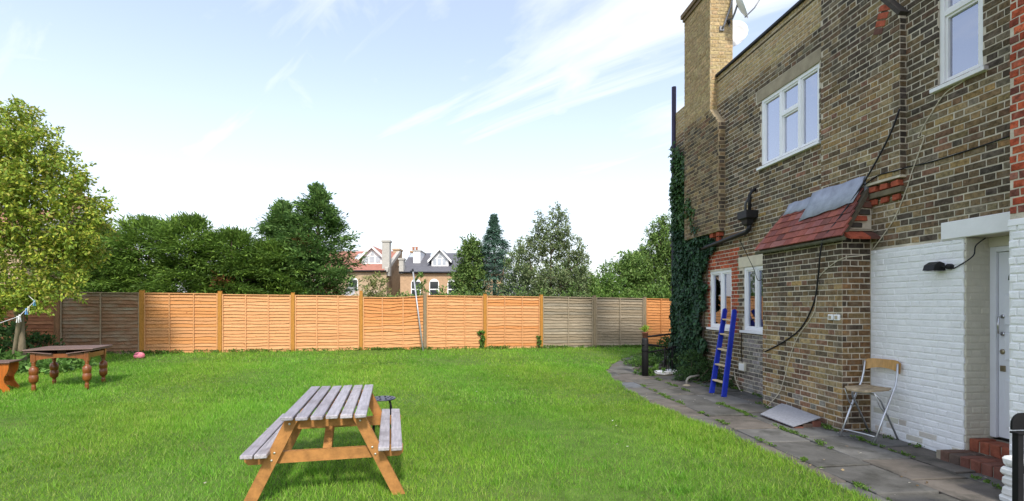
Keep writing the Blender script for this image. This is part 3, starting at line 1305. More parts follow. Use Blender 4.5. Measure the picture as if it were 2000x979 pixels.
# soil pipe at the far corner
o = (12.66, .03, 0.1)
t = fixed('soil_pipe', 'tall dark purple soil pipe rising above the roof at the far corner', 'pipe', *o)
mb = MB()
mb.tube([(0, 0, 0), (0, 0, 3.4), (.0, -.012, 6.92)], .055, 10)
mb.build('pipe', M('purple_black_pipe', (.035, .028, .06), .5, .2, 5, .1), t, True)
for z in (5.2, 3.0):
    mb = MB()
    mb.bbox(-.07, .07, -.07, .07, z, z + .06, .01)
    mb.build('pipe_collar', BLACKPL, t)

# hopper, its two stubs and the sloping waste pipe
o = (9.30, .0, 3.1)
t = fixed('waste_hopper', 'black rain hopper with two pipe stubs and long sloping waste pipe', 'hopper', *o)
mb = MB()
pr = [(.05, 0), (.075, .03), (.095, .10), (.145, .13), (.15, .26)]
vs, fs = [], []
for k, (r, z) in enumerate(pr):
    for sx, sy in ((-1, -1), (1, -1), (1, 1), (-1, 1)):
        vs.append((-.12 + sx * r * .75, sy * r, z))
for k in range(len(pr) - 1):
    for j in range(4):
        fs.append((k * 4 + j, k * 4 + (j + 1) % 4, k * 4 + 4 + (j + 1) % 4, k * 4 + 4 + j))
fs += [(3, 2, 1, 0), (16, 17, 18, 19)]
mb.poly(vs, fs)
mb.build('hopper_box', BLACKPL, t)
mb = MB()
mb.tube([(-.10, -.02, .02), (-.10, -.02, -.05), (-.10, .06, -.10), (-.10, .5, -.135), (-.08, 2.05, -.24), (-.05, 2.2, -.27)], .042, 10)
mb.build('waste_pipe', BLACKPL, t, True)
for dy, h in ((-.03, .62), (.10, .50)):
    mb = MB()
    mb.tube([(-.10, dy, .20), (-.10, dy, h - .08), (-.06, dy - .015, h), (.0, dy - .03, h + .03)], .024 if dy > 0 else .03, 8)
    mb.build('stub_pipe', BLACKPL if dy < 0 else M('grey_pipe', (.10, .10, .10), .6), t, True)

# floodlight
o = (5.62, .012, 2.10)
t = fixed('floodlight', 'black floodlight on the white painted wall beside the door', 'lamp', *o)
mb = MB()
mb.prism([(-.02, -.05), (-.03, .03), (-.09, .05), (-.15, .015), (-.17, -.045)], .0, .13, 'y')
mb.build('lamp_housing', BLACKPL, t, fix=True)
mb = MB()
mb.box(-.16, -.03, .010, .12, -.056, -.051)
mb.build('lamp_glass', M('lamp_lens', (.5, .5, .48), .2, .1, 5, 0, spec=.5), t)
mb = MB()
mb.lathe([(.032, 0), (.03, .05), (.018, .06)], 10, mtx=Matrix.Translation((0, -.05, -.01)) @ Matrix.Rotation(-math.pi / 2, 4, 'Y'))
mb.tube([(-.04, -.05, -.01), (-.06, -.02, -.01), (-.08, .01, 0)], .012, 6)
mb.build('sensor', BLACKPL, t, True)

# twin wall boxes near the bay's near corner
o = (6.685, .415, 1.475)
t = fixed('wall_socket', 'small white twin socket box on the brick bay above the folding chair', 'socket', *o)
mb = MB()
for a in (-.005, .105):
    mb.bbox(-.03, .0, a, a + .088, 0, .075, .006)
mb.build('socket_box', UPVC, t)
for a in (-.005, .105):
    mb = MB()
    mb.bbox(-.034, -.0302, a + .02, a + .068, .016, .058, .001)
    mb.build('socket_face', M('beige_plate', (.40, .33, .22), .6, .1), t)

# junction box low on the wall behind the ladder
o = (9.62, .0, .44)
t = fixed('junction_box', 'small cream junction box low on the wall right of the blue ladder', 'junction box', *o)
mb = MB()
mb.bbox(-.05, -.006, -.10, .10, 0, .15, .006)
mb.build('box_body', M('cream_plastic', (.70, .66, .54), .5, .05), t)
mb = MB()
mb.bbox(-.055, -.0505, -.085, .085, .015, .135, .002)
mb.build('box_lid', UPVC, t)


def cable(name, label, pts, r, mat, group=None):
    """pts: (photo column, photo row, proud of main plane) measured, turned into facade points"""
    fp = [(S(px, out), out, ZZ(px, py, out)) for px, py, out in pts]
    fine = []
    for i in range(len(fp) - 1):
        p0, p1, p2, p3 = [Vector(fp[max(0, min(len(fp) - 1, i + d))]) for d in (-1, 0, 1, 2)]
        for k in range(6):
            t = k / 6
            fine.append(.5 * ((2 * p1) + (p2 - p0) * t + (2 * p0 - 5 * p1 + 4 * p2 - p3) * t * t + (3 * p1 - p0 - 3 * p2 + p3) * t ** 3))
    fine.append(Vector(fp[-1]))
    o0 = fp[-1]
    t = MB()
    t.tube(loc_pts([tuple(v) for v in fine], o0), r, 6)
    o = t.build(name, mat, None, True)
    o.location = W(*o0)
    o.rotation_euler = (0, 0, TH)
    return tag(o, label, 'cable', group)


WCAB = M('cream_cable', (.60, .54, .42), .6, .1, 5, 0)
cable('cable', 'thick black cable hanging across the tile roof and down the brick bay',
      [(1757, 213, .11), (1735, 270, .13), (1690, 352, .14), (1640, 425, .36), (1607, 472, .50), (1598, 540, .45), (1590, 590, .43), (1565, 640, .43), (1530, 668, .43), (1494, 687, .43)], .011, BLACKPL)
cable('cable', 'thin pale cable zigzagging down from the narrow window to the white wall',
      [(1918, 132, .012), (1880, 160, .014), (1845, 184, .014), (1815, 228, .014), (1793, 268, .014), (1805, 268, .014), (1783, 330, .014), (1770, 370, .014), (1745, 430, .016), (1704, 488, .03)], .006, WCAB)
cable('cable', 'black cable running level across the upper wall to the red bricks',
      [(1972, 266, .014), (1900, 291, .014), (1820, 316, .014), (1775, 326, .014), (1752, 333, .105), (1715, 343, .105), (1688, 362, .115)], .008, BLACKPL)
cable('cable', 'short dark cable from the floodlight up under the door lintel',
      [(1862, 525, .03), (1885, 512, .02), (1902, 498, -.02), (1906, 480, -.05), (1925, 465, -.12)], .006, BLACKPL)
cable('cable', 'thin pale cable looping down the brick bay to the sloping metal plate',
      [(1595, 560, .425), (1590, 610, .425), (1560, 655, .425), (1545, 690, .425), (1530, 745, .425), (1520, 770, .43), (1492, 800, .50)], .0055, WCAB)
cable('cable', 'thin pale cable dropping from the junction box to the paving',
      [(1434, 724, .06), (1438, 745, .08), (1450, 768, .10), (1475, 790, .20), (1489, 804, .45)], .0065, WCAB)
cable('cable', 'thin black cable curling beside the lower right window',
      [(1445, 470, .012), (1460, 500, .012), (1472, 525, .014), (1480, 547, .02), (1488, 546, .012)], .006, BLACKPL)
cable('cable', 'pale cable lying along the foot of the white wall',
      [(1700, 862, .25), (1745, 871, .18), (1790, 884, .15), (1828, 893, .12)], .007, WCAB)
cable('cable', 'short pale cable strung across the bay below the small red tiles',
      [(1703, 497, .03), (1680, 500, .42), (1645, 505, .425), (1615, 525, .425), (1598, 543, .425)], .005, WCAB)
cable('cable', 'dark cable hanging on the grey patch right of the ladder',
      [(1449, 640, .012), (1448, 690, .012), (1452, 722, .014), (1456, 722, .014)], .007, BLACKPL)

# satellite dishes on the stack


def dish(label, s, out, z, r, aim, mount, tilt):
    t = thing('satellite_dish', label, 'satellite dish', W(s, out, z), TH + aim, 'satellite dishes by the chimney stack')
    R = Matrix.Rotation(tilt, 4, 'X')
    mb = MB()
    n, m = 20, 4
    vs, fs = [R @ Vector((0, .05, 0))], []
    for i in range(1, m + 1):
        for k in range(n):
            rr, th_ = r * i / m, 2 * math.pi * k / n
            vs.append(R @ Vector((rr * math.cos(th_) * .92, -.28 * rr * rr / r + .05, rr * math.sin(th_))))
    for k in range(n):
        k2 = (k + 1) % n
        fs.append((0, 1 + k, 1 + k2))
        for i in range(m - 1):
            fs.append((1 + i * n + k, 1 + (i + 1) * n + k, 1 + (i + 1) * n + k2, 1 + i * n + k2))
    mb.poly(vs, fs)
    ob_ = mb.build('dish_bowl', M('dish_white', (.78, .80, .83), .45, .05), t, True)
    ob_.modifiers.new('thick', 'SOLIDIFY').thickness = .006
    f = R @ Vector((0, -r * 1.25, -r * .25))
    mb = MB()
    mb.tube([R @ Vector((0, .02, -r * .95)), R @ Vector((0, -r * .6, -r * .72)), f], .014, 8)
    mb.build('dish_arm', M('grey_metal', (.22, .22, .23), .45, .15, metallic=.6), t, True)
    mb = MB()
    mb.lathe([(.018, -.05), (.032, -.04), (.032, .03), (.022, .06)], 10, mtx=Matrix.Translation(f) @ Matrix.Rotation(-math.pi / 2 + .3, 4, 'X'))
    mb.build('dish_receiver', BLACKPL, t, True)
    mb = MB()
    mb.tube([Vector((0, .05, 0)), *[Vector(p) for p in mount]], .02, 8)
    mb.build('dish_bracket', _mats['grey_metal'], t, True)
    return t


dish('large white satellite dish mostly hidden behind the chimney stack', 10.95, -.50, 7.42, .36, math.radians(-35), [(.0, .12, -.1), (-.10, .12, -.3), (-.12, .12, -.9)], math.radians(-20))
dish('white satellite dish held out from the stack at the top of the picture', 10.35, -.35, 7.74, .32, math.radians(55), [(.0, .10, -.15), (.1, .15, -.2), (.12, .30, -.2)], math.radians(-20))
o = (10.595, -.09, 7.35)
t = fixed('aerial_mast', 'slanted grey aerial pole clamped to the lit side of the stack', 'aerial', *o)
mb = MB()
mb.tube([(0, -.02, 0), (.02, -.06, .05), (.16, -.08, .45), (.25, -.08, .95)], .018, 8)
mb.build('pole', _mats['grey_metal'], t, True)
mb = MB()
mb.bbox(-.05, .05, -.02, .0, -.04, .06, .006)
mb.build('clamp', _mats['grey_metal'], t)
mb = MB()
mb.tube([(.25, -.08, .92), (.3, -.3, .84), (.32, -.75, .86), (.3, -.8, 1.1)], .013, 8)
mb.build('crossbar', _mats['grey_metal'], t, True)

# sloping metal plate over a low brick kerb
t = thing('hatch_cover', 'grey metal plate sloping against the foot of the brick bay', 'hatch cover', (3.87, 7.2, gz(3.87, 7.2)), 0)
A_, B_, C_, D_ = [Vector(p) - Vector((3.87, 7.2, gz(3.87, 7.2))) for p in ((3.60, 7.42, .085), (3.68, 6.70, .075), (4.12, 6.83, .165), (4.12, 7.80, .17))]
mb = MB()
up_ = Vector((0, 0, .012))
mb.poly([A_, B_, C_, D_, A_ + up_, B_ + up_, C_ + up_, D_ + up_], [(3, 2, 1, 0), (4, 5, 6, 7), (0, 1, 5, 4), (1, 2, 6, 5), (2, 3, 7, 6), (3, 0, 4, 7)])
mb.build('plate', M('galvanised_plate', (.40, .41, .45), .5, .2, 30, .5, 120, metallic=.25, spec=.5), t, fix=True)
for k in range(3):
    p = B_.lerp(C_, (k + .35) / 3.2)
    mb = MB()
    mb.bbox(p.x - .01, p.x + .115, p.y + .02, p.y + .23, -.02, p.z - .006 - .01, .006, jit=.003)
    mb.build('kerb_brick', STEPB[1 + k % 2], t)
for k in range(3):
    p = A_.lerp(B_, (k + .3) / 3)
    mb = MB()
    mb.bbox(p.x + .03, p.x + .13, p.y - .1, p.y + .11, -.02, p.z - .012, .006, jit=.003)
    mb.build('kerb_brick', STEPB[k % 2], t)

# ---------------------------------------------------------------- ivy on the far end
rng = np.random.default_rng(11)
IV0 = W(11.7, 0, .08)
t = thing('ivy', 'dark green ivy climbing the far corner of the brick house', 'ivy', IV0, TH)
n = 15000
zz_ = rng.uniform(-.05, 5.55, n * 2)
lo = np.interp(zz_, [0, .5, 1.2, 2.3, 2.9, 3.3, 3.8, 4.4, 5.0, 5.6], [10.9, 10.85, 10.98, 10.85, 10.55, 10.95, 11.35, 11.6, 11.8, 12.2])
hi = np.interp(zz_, [0, .8, 2, 3.5, 5.0, 5.6], [12.6, 12.7, 12.68, 12.64, 12.55, 12.45])
lo = lo + .10 + .10 * np.sin(zz_ * 6.1) + .08 * np.sin(zz_ * 15)
ss_ = rng.uniform(10.4, 13.1, n * 2)
ok = (ss_ > lo + rng.exponential(.05, n * 2)) & (ss_ < hi + rng.normal(0, .05, n * 2))
ok &= rng.random(n * 2) < np.interp(zz_, [0, 4, 5.5], [1, .9, .45])
ss_, zz_ = ss_[ok][:n], zz_[ok][:n]
n = len(ss_)
bulge = .8 * np.where(zz_ < 3.2, .08 + .15 * np.clip(1 - zz_ / 4.5, 0, 1), .20) * (.8 + .35 * np.sin(ss_ * 5 + zz_ * 2.7) * np.sin(zz_ * 3.9 - ss_ * 2))
outv = bulge * rng.random(n) ** .45 + .01
# the leaves wrap round the corner
corner = np.clip((ss_ - 12.55) / .3, 0, 1)
outv = np.where(corner > 0, outv * (1 - .3 * corner) - .35 * corner * rng.random(n), outv)
pos = np.stack([-outv, ss_ - 11.7, zz_], 1)
ax = np.stack([-.35 + .3 * rng.normal(size=n), .6 * rng.normal(size=n), -.9 + .3 * rng.normal(size=n)], 1)
nm = np.stack([-1 + .35 * rng.normal(size=n), .35 * rng.normal(size=n) + corner, .5 + .3 * rng.normal(size=n)], 1)
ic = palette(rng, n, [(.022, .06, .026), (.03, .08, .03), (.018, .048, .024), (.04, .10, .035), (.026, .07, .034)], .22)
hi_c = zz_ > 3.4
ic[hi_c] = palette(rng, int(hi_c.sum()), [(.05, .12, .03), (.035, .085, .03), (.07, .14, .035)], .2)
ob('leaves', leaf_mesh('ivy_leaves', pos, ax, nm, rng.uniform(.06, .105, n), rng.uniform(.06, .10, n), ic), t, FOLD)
for k in range(7):
    s = 11.0 + .26 * k + rnd.uniform(-.05, .05)
    mb = MB()
    top = rnd.uniform(2.6, 5.2) if k > 2 else rnd.uniform(2, 2.8)
    pts = [(-.03, s - 11.7 + .12 * math.sin(z * 1.6 + k) + (.25 * z / 5 if k > 2 else 0), z) for z in np.linspace(-.1, top, 9)]
    mb.tube(pts, [.028 - .02 * i / 8 for i in range(9)], 6)
    mb.build('stem', BARK, t, True)


def bush(name, label, cat, base, lobes, n, L, Wd, cols, seed, upb=.4, trans=None, group=None, per=26, sp=.5, stems=True):
    """lobes: (x, y, z, rx, ry, rz) relative to base; leaves gathered into sprigs through their volume"""
    r = np.random.default_rng(seed)
    t = thing(name, label, cat, base, 0, group)
    pos, ax, nm = [], [], []
    vol = np.array([l[3] * l[4] * l[5] for l in lobes]) ** .75
    vol /= vol.sum()
    for l, w in zip(lobes, vol):
        k = max(6, int(n * w / per))
        d = unit(r.normal(size=(k, 3)))
        rad = r.random((k, 1)) ** .38 * (1 + .10 * r.normal(size=(k, 1)))
        c = np.array(l[:3]) + d * rad * np.array(l[3:6])
        c[:, 2] = np.maximum(c[:, 2], .03)
        spd = sp * np.mean(l[3:6]) * .5
        q = np.repeat(c, per, 0)
        off = r.normal(size=(k * per, 3)) * spd * np.array([.55, .55, .45])
        pos.append(q + off)
        ax.append(np.repeat(d, per, 0) * .8 + unit(r.normal(size=(k * per, 3))) + np.array([0, 0, .1]))
        nm.append(r.normal(size=(k * per, 3)) * .6 + np.array([0, 0, upb]) + np.repeat(d, per, 0) * .4)
    pos, ax, nm = np.concatenate(pos), np.concatenate(ax), np.concatenate(nm)
    pos[:, 2] = np.maximum(pos[:, 2], .01)
    m = len(pos)
    ob('leaves', leaf_mesh(name, pos, ax, nm, r.uniform(.7, 1.25, m) * L, r.uniform(.7, 1.25, m) * Wd, palette(r, m, cols)), t, FOL)
    if stems:
        for l in lobes[:6]:
            mb = MB()
            mb.tube([(l[0] * .25, l[1] * .25, -.05), (l[0] * .6, l[1] * .6, l[2] * .5), (l[0], l[1], l[2] + l[5] * .4)], [.02, .015, .006], 5)
            mb.build('stem', BARK, t, True)
    return t


bx_, by_ = 3.72, 10.75
bush('evergreen_bush', 'low dark green bush spilling over the paving below the ivy', 'bush', (bx_, by_, gz(bx_, by_)),
     [(0, 0, .14, .32, .35, .16), (.32, -.25, .20, .30, .40, .22), (.18, .35, .28, .35, .35, .30), (.45, -.65, .12, .18, .35, .14), (.35, .1, .30, .3, .45, .25)],
     5200, .055, .018, [(.04, .09, .025), (.03, .07, .022), (.055, .115, .03), (.07, .13, .035)], 5)
bush('weedy_plant', 'tangle of low weeds round the foot of the black wooden post', 'plant', (3.15, 11.55, gz(3.1, 11.5)),
     [(-.15, -.1, .06, .28, .22, .08), (.1, .1, .08, .25, .2, .10), (.2, 1.6, .14, .5, .5, .15)],
     2200, .07, .028, [(.10, .20, .035), (.07, .15, .03), (.13, .24, .05)], 6, stems=False)
bush('leafy_shrub', 'small shrub growing behind the black iron railing', 'shrub', (4.05, 13.6, gz(4, 13.6)),
     [(0, 0, .35, .32, .3, .35), (.15, .1, .65, .25, .25, .25), (-.2, .2, .2, .3, .3, .2)], 1800, .07, .03, [(.05, .11, .03), (.07, .15, .035), (.04, .09, .025)], 16)

# ---------------------------------------------------------------- railing, post and pot at the path's far end
BLACKWOOD = M('black_painted_wood', (.014, .014, .015), .6, .3, 7, .4, 40, stretch=(1, 1, .2))
px_, py_ = 2.95, 11.35
g0 = gz(px_, py_)
t = thing('wooden_post', 'thick black wooden post carrying a flower pot', 'post', (px_, py_, g0 - .05), .1)
mb = MB()
mb.lathe([(.075, 0), (.073, .86), (.066, .895), (.05, .905)], 12)
mb.build('shaft', BLACKWOOD, t, True)
mb = MB()
mb.lathe([(.079, .60), (.081, .62), (.081, .65), (.079, .67)], 12)
mb.build('band', BLACKIRON, t, True)
t = thing('flower_pot', 'small striped terracotta pot standing on the black wooden post', 'flower pot', (px_, py_, g0 + .856), 0)
mb = MB()
mb.lathe([(.045, 0), (.052, .002), (.066, .10), (.072, .102), (.074, .125), (.066, .126), (.062, .11)], 16)
mb.build('pot', M('terracotta', (.22, .085, .055), .8, .3, 14, .2, 40, stretch=(.3, .3, 2.5)), t, True)
r = np.random.default_rng(21)
m = 260
d = unit(np.stack([r.normal(size=m) * .5, r.normal(size=m) * .5, np.abs(r.normal(size=m)) + .5], 1))
ob('pot_plant', leaf_mesh('pot_plant', np.array([0, 0, .11]) + d * r.uniform(0, .12, (m, 1)), d, r.normal(size=(m, 3)), r.uniform(.05, .10, m), .012,
                          palette(r, m, [(.30, .42, .05), (.22, .36, .04), (.36, .46, .09)])), t, FOL)
t = thing('iron_railing', 'black iron handrail and balusters between the wooden post and the ivy', 'railing', (3.6, 12.2, gz(3.6, 12.2)), 0)
O_ = Vector((3.6, 12.2, gz(3.6, 12.2)))


def ir(name, pts, r_, n=8):
    mb = MB()
    mb.tube([Vector(p) - O_ for p in pts], r_, n)
    return mb.build(name, BLACKIRON, t, True)


zg = gz(3.6, 12.2)
ir('top_rail', [(3.0, 11.40, .965), (3.6, 12.0, .975), (4.15, 12.55, .985)], .022)
ir('hand_rail', [(2.87, 11.28, .80), (3.05, 11.38, .785), (3.30, 11.52, .745)], .026)
ir('hand_rail', [(3.28, 11.51, .745), (3.50, 11.75, .72), (3.66, 12.0, .60), (3.72, 12.1, .53)], .012)
ir('middle_rail', [(3.02, 11.5, .60), (3.6, 12.05, .62), (4.14, 12.5, .64)], .016)
ir('gate_bar', [(3.68, 12.0, .66), (3.85, 12.1, .68), (4.1, 12.25, .69)], .026)
for x, y, h, r_ in ((3.58, 12.0, .62, .020), (3.64, 12.05, .60, .007), (3.70, 12.1, .60, .007), (3.77, 12.05, .66, .022), (3.83, 12.12, .62, .007), (3.90, 12.18, .62, .007), (4.03, 12.2, .67, .032)):
    ir('baluster', [(x, y, zg - .03), (x, y, zg + h - .05)], r_)
t = thing('white_plinth', 'low white painted kerb under the black iron railing', 'kerb', (3.75, 12.15, gz(3.7, 12.1)), math.radians(35))
mb = MB()
mb.bbox(-.42, .40, -.16, .16, -.03, .035, .006, jit=.002)
mb.build('kerb_block', WHITE, t)
t = thing('bent_pipe', 'short grey bent pipe rising from the paving in front of the bush', 'pipe', (3.45, 10.12, gz(3.45, 10.1)), 0)
mb = MB()
mb.tube([(0, 0, -.03), (.0, 0, .10), (.03, .01, .15), (.09, .03, .175), (.30, .14, .185)], .022, 8)
mb.build('pipe', M('grey_old_pipe', (.24, .23, .20), .8, .3, 14, .4, 50), t, True)
mb = MB()
mb.lathe([(.09, 0), (.07, .02), (.03, .035)], 10)
mb.build('cement_collar', CONC, t)

# ---------------------------------------------------------------- low white wall end and black railing at the right edge
t = fixed('low_wall', 'stub of lumpy white painted brick wall beside the brick steps', 'wall', 4.22, .63, gz(4, 4.2) - .02)
LUMP = M('lumpy_white_paint', (.74, .74, .71), .75, .08, 7, .7, 30, stain=((.30, .27, .20), 7, .62, .8))
for k in range(5):
    for j, (a, b) in enumerate(((-.24, -.02), (-.01, .215))):
        jt = rnd.uniform(-.012, .012)
        mb = MB()
        mb.bbox(-.15 + jt, .14, a + .02 * (k % 2), b + rnd.uniform(-.012, .012), .0 + k * .083, .078 + k * .083, .02, jit=.008)
        mb.build('painted_stone', LUMP, t)
t = thing('black_railing', 'black iron railing with arched panel at the right edge of the picture', 'railing', (3.36, 3.40, gz(3.3, 3.4)), math.radians(4))
mb = MB()
mb.box(-.02, .02, -.02, .02, 0, .80)
mb.build('rail_post', BLACKIRON, t)
mb = MB()
mb.bbox(-.03, .72, -.03, .03, .801, .815, .003)
mb.build('top_bar', BLACKIRON, t)
mb = MB()
mb.box(.02, .70, -.014, .014, .54, .58)
mb.build('lower_bar', BLACKIRON, t)
mb = MB()
arc = [(.0, .818)] + [(.075 - .075 * math.cos(a), .855 + .075 * math.sin(a)) for a in np.linspace(0, math.pi / 2, 7)] + [(.42, .93), (.42, .818)]
mb.prism(arc, .035, .050, 'y')
mb.build('arched_panel', BLACKIRON, t, fix=True)
for k in range(1, 6):
    mb = MB()
    mb.box(.02 + .115 * k - .007, .02 + .115 * k + .007, -.007, .007, .0, .54)
    mb.build('baluster', BLACKIRON, t)
mb = MB()
mb.box(.70, .74, -.02, .02, 0, .80)
mb.build('rail_post', BLACKIRON, t)

# ---------------------------------------------------------------- ladder
t = thing('ladder', 'short blue wooden ladder with pale rungs leaning between the lower windows', 'ladder', (3.64, 9.07, gz(3.64, 9.07)))
BLUE = M('blue_paint', (.008, .028, .36), .5, .25, 6, .2, 40, spec=.35, stain=((.05, .08, .36), 14, .62, .74))
RUNG = M('pale_wood', (.56, .44, .28), .7, .2, 10, .2, 60)
L0, R0 = Vector((3.60, 9.24, .07)), Vector((3.68, 8.90, .065))
L1, R1 = Vector((4.165, 10.0, 1.60)), Vector((4.20, 9.66, 1.585))
org = Vector(t.location)
wide = ((R0 - L0) + (R1 - L1)).normalized()
for nm_, a, b in (('rail', L0, L1), ('rail', R0, R1)):
    d = (b - a).normalized()
    nn = d.cross(wide).normalized()
    w2 = nn.cross(d)
    mt = Matrix((( w2.x, nn.x, d.x, a.x - org.x), (w2.y, nn.y, d.y, a.y - org.y), (w2.z, nn.z, d.z, a.z - org.z), (0, 0, 0, 1)))
    Lr = (b - a).length
    arc = [(-.045, .0), (.045, .0)] + [(.045 * math.cos(q), Lr - .045 + .045 * math.sin(q)) for q in np.linspace(0, math.pi, 9)]
    mb = MB()
    mb.prism(arc, -.016, .016, 'x', mtx=mt)
    mb.build(nm_, BLUE, t, fix=True)
for k in range(5):
    f = .155 + k * .178
    a, b = L0.lerp(L1, f) - org, R0.lerp(R1, f) - org
    mb = MB()
    d = (b - a).normalized()
    dep = Vector((0, 0, 1)).cross(d).normalized()
    mt = Matrix(((d.x, dep.x, 0, a.x), (d.y, dep.y, 0, a.y), (d.z, dep.z, 1, a.z), (0, 0, 0, 1)))
    mb.bbox(.017, (b - a).length - .017, -.045, .045, -.012, .012, .003, mtx=mt)
    mb.build('rung', RUNG, t)

# ---------------------------------------------------------------- folding chair
cz_ = gz(4.35, 6.2) + .015
t = thing('folding_chair', 'tall folding chair with plywood seat and back on silver tube legs', 'chair', (4.36, 6.24, cz_), math.radians(180 + 21))
PLY = M('birch_ply', (.46, .26, .09), .5, .25, 5, .1, 40, stretch=(1, 5, 1), coat=.2)
PLYW = M('weathered_ply', (.36, .28, .18), .75, .35, 6, .2, 40, stretch=(1, 5, 1), stain=((.13, .11, .08), 5, .5, .7))
ALU = M('silver_tube', (.55, .56, .58), .35, .1, 8, 0, metallic=.9)
for sy in (-1, 1):
    mb = MB()
    mb.tube([(.23, .205 * sy, 0), (.07, .205 * sy, .30), (-.08, .205 * sy, .55), (-.15, .205 * sy, .66), (-.185, .20 * sy, .78), (-.20, .195 * sy, .92)], .0125, 8)
    mb.build('front_leg', ALU, t, True)
mb = MB()
mb.tube([(-.25, -.17, 0), (.06, -.17, .49), (.095, -.15, .545), (.105, -.10, .56), (.105, .10, .56), (.095, .15, .545), (.06, .17, .49), (-.25, .17, 0)], .0115, 8)
mb.build('rear_leg', ALU, t, True)
for sy in (-1, 1):
    mb = MB()
    mb.tube([(.185, .18 * sy, .59), (.10, .188 * sy, .42), (.03, .19 * sy, .355)], .006, 6)
    mb.build('link_bar', ALU, t, True)
mb = MB()
mb.tube([(.19, -.205, .075), (.215, -.19, .085), (.235, -.10, .095), (.235, .10, .095), (.215, .19, .085), (.19, .205, .075)], .0095, 8)
mb.build('foot_rest', ALU, t, True)
mb = MB()
prof = [(-.15, .615), (-.06, .602), (.06, .600), (.16, .605), (.21, .600), (.235, .585)]
ow = [.155, .185, .188, .185, .165, .11]
vs, fs = [], []
for (x, z), w in zip(prof, ow):
    for h in (0, .016):
        for k in range(5):
            y = -w + 2 * w * k / 4
            vs.append((x, y, z + h - .006 * (1 - (y / .19) ** 2)))
for i in range(len(prof) - 1):
    for h in (0, 5):
        for k in range(4):
            a = i * 10 + h + k
            fs.append((a, a + 1, a + 11, a + 10))
    for k in (0, 4):
        fs.append((i * 10 + k, i * 10 + 10 + k, i * 10 + 15 + k, i * 10 + 5 + k))
for i in (0, len(prof) - 1):
    for k in range(4):
        fs.append((i * 10 + k, i * 10 + k + 1, i * 10 + k + 6, i * 10 + k + 5))
mb.poly(vs, fs)
mb.build('seat', PLYW, t, fix=True)
mb = MB()
vs, fs = [], []
NB = 10
for i in range(NB + 1):
    y = -.215 + .43 * i / NB
    e = abs(y) / .215
    bow = -.205 - .035 * (1 - e * e)
    zt, zb = .955 - .03 * e ** 6, .795 + .055 * (1 - e * e) ** .8 - .0
    for h in (0, .013):
        vs += [(bow + h - .012, y, zb), (bow + h - .012 - .015, y, zt)]
for i in range(NB):
    a = i * 4
    fs += [(a, a + 1, a + 5, a + 4), (a + 2, a + 6, a + 7, a + 3), (a + 1, a + 3, a + 7, a + 5), (a, a + 4, a + 6, a + 2)]
fs += [(0, 2, 3, 1), (NB * 4, NB * 4 + 1, NB * 4 + 3, NB * 4 + 2)]
mb.poly(vs, fs)
mb.build('backrest', PLY, t, fix=True)

# ---------------------------------------------------------------- fence
ORANGE = [M('orange_lap_wood_%d' % k, c, .8, .22, 5, .35, 30, stretch=(1, 6, 14), stain=((.33, .13, .035), 8, .64, .72)) for k, c in
          enumerate([(.56, .28, .12), (.60, .31, .14), (.53, .255, .105), (.585, .29, .125)])]
DEEP = [M('deep_orange_wood_%d' % k, c, .8, .22, 5, .35, 30, stretch=(1, 6, 14), stain=((.28, .10, .03), 8, .62, .72)) for k, c in enumerate([(.53, .225, .075), (.50, .21, .07), (.55, .245, .085)])]
GREY = [M('grey_lap_wood_%d' % k, c, .9, .28, 5, .4, 30, stretch=(1, 6, 14), stain=((.12, .10, .07), 7, .62, .74)) for k, c in
        enumerate([(.29, .235, .165), (.25, .20, .135), (.32, .265, .19), (.24, .205, .15)])]
BROWN = [M('brown_lap_wood_%d' % k, c, .9, .35, 4, .4, 30, stretch=(1, 4, 12), stain=((.33, .28, .20), 1.3, .45, .7)) for k, c in
         enumerate([(.29, .155, .085), (.25, .13, .07), (.31, .18, .10), (.27, .16, .095)])]
POSTO = M('orange_post_wood', (.42, .19, .035), .8, .22, 6, .35, 30, stretch=(10, 10, 1))
POSTG = M('grey_post_wood', (.23, .18, .115), .9, .25, 6, .35, 30, stretch=(10, 10, 1))
POSTB = M('brown_post_wood', (.25, .13, .065), .9, .25, 6, .35, 30, stretch=(10, 10, 1))
FANG = math.atan2(FD.y, FD.x)


def fpt(n):
    p = F0 + FD * n
    return Vector((p.x, p.y, gz(p.x, p.y)))


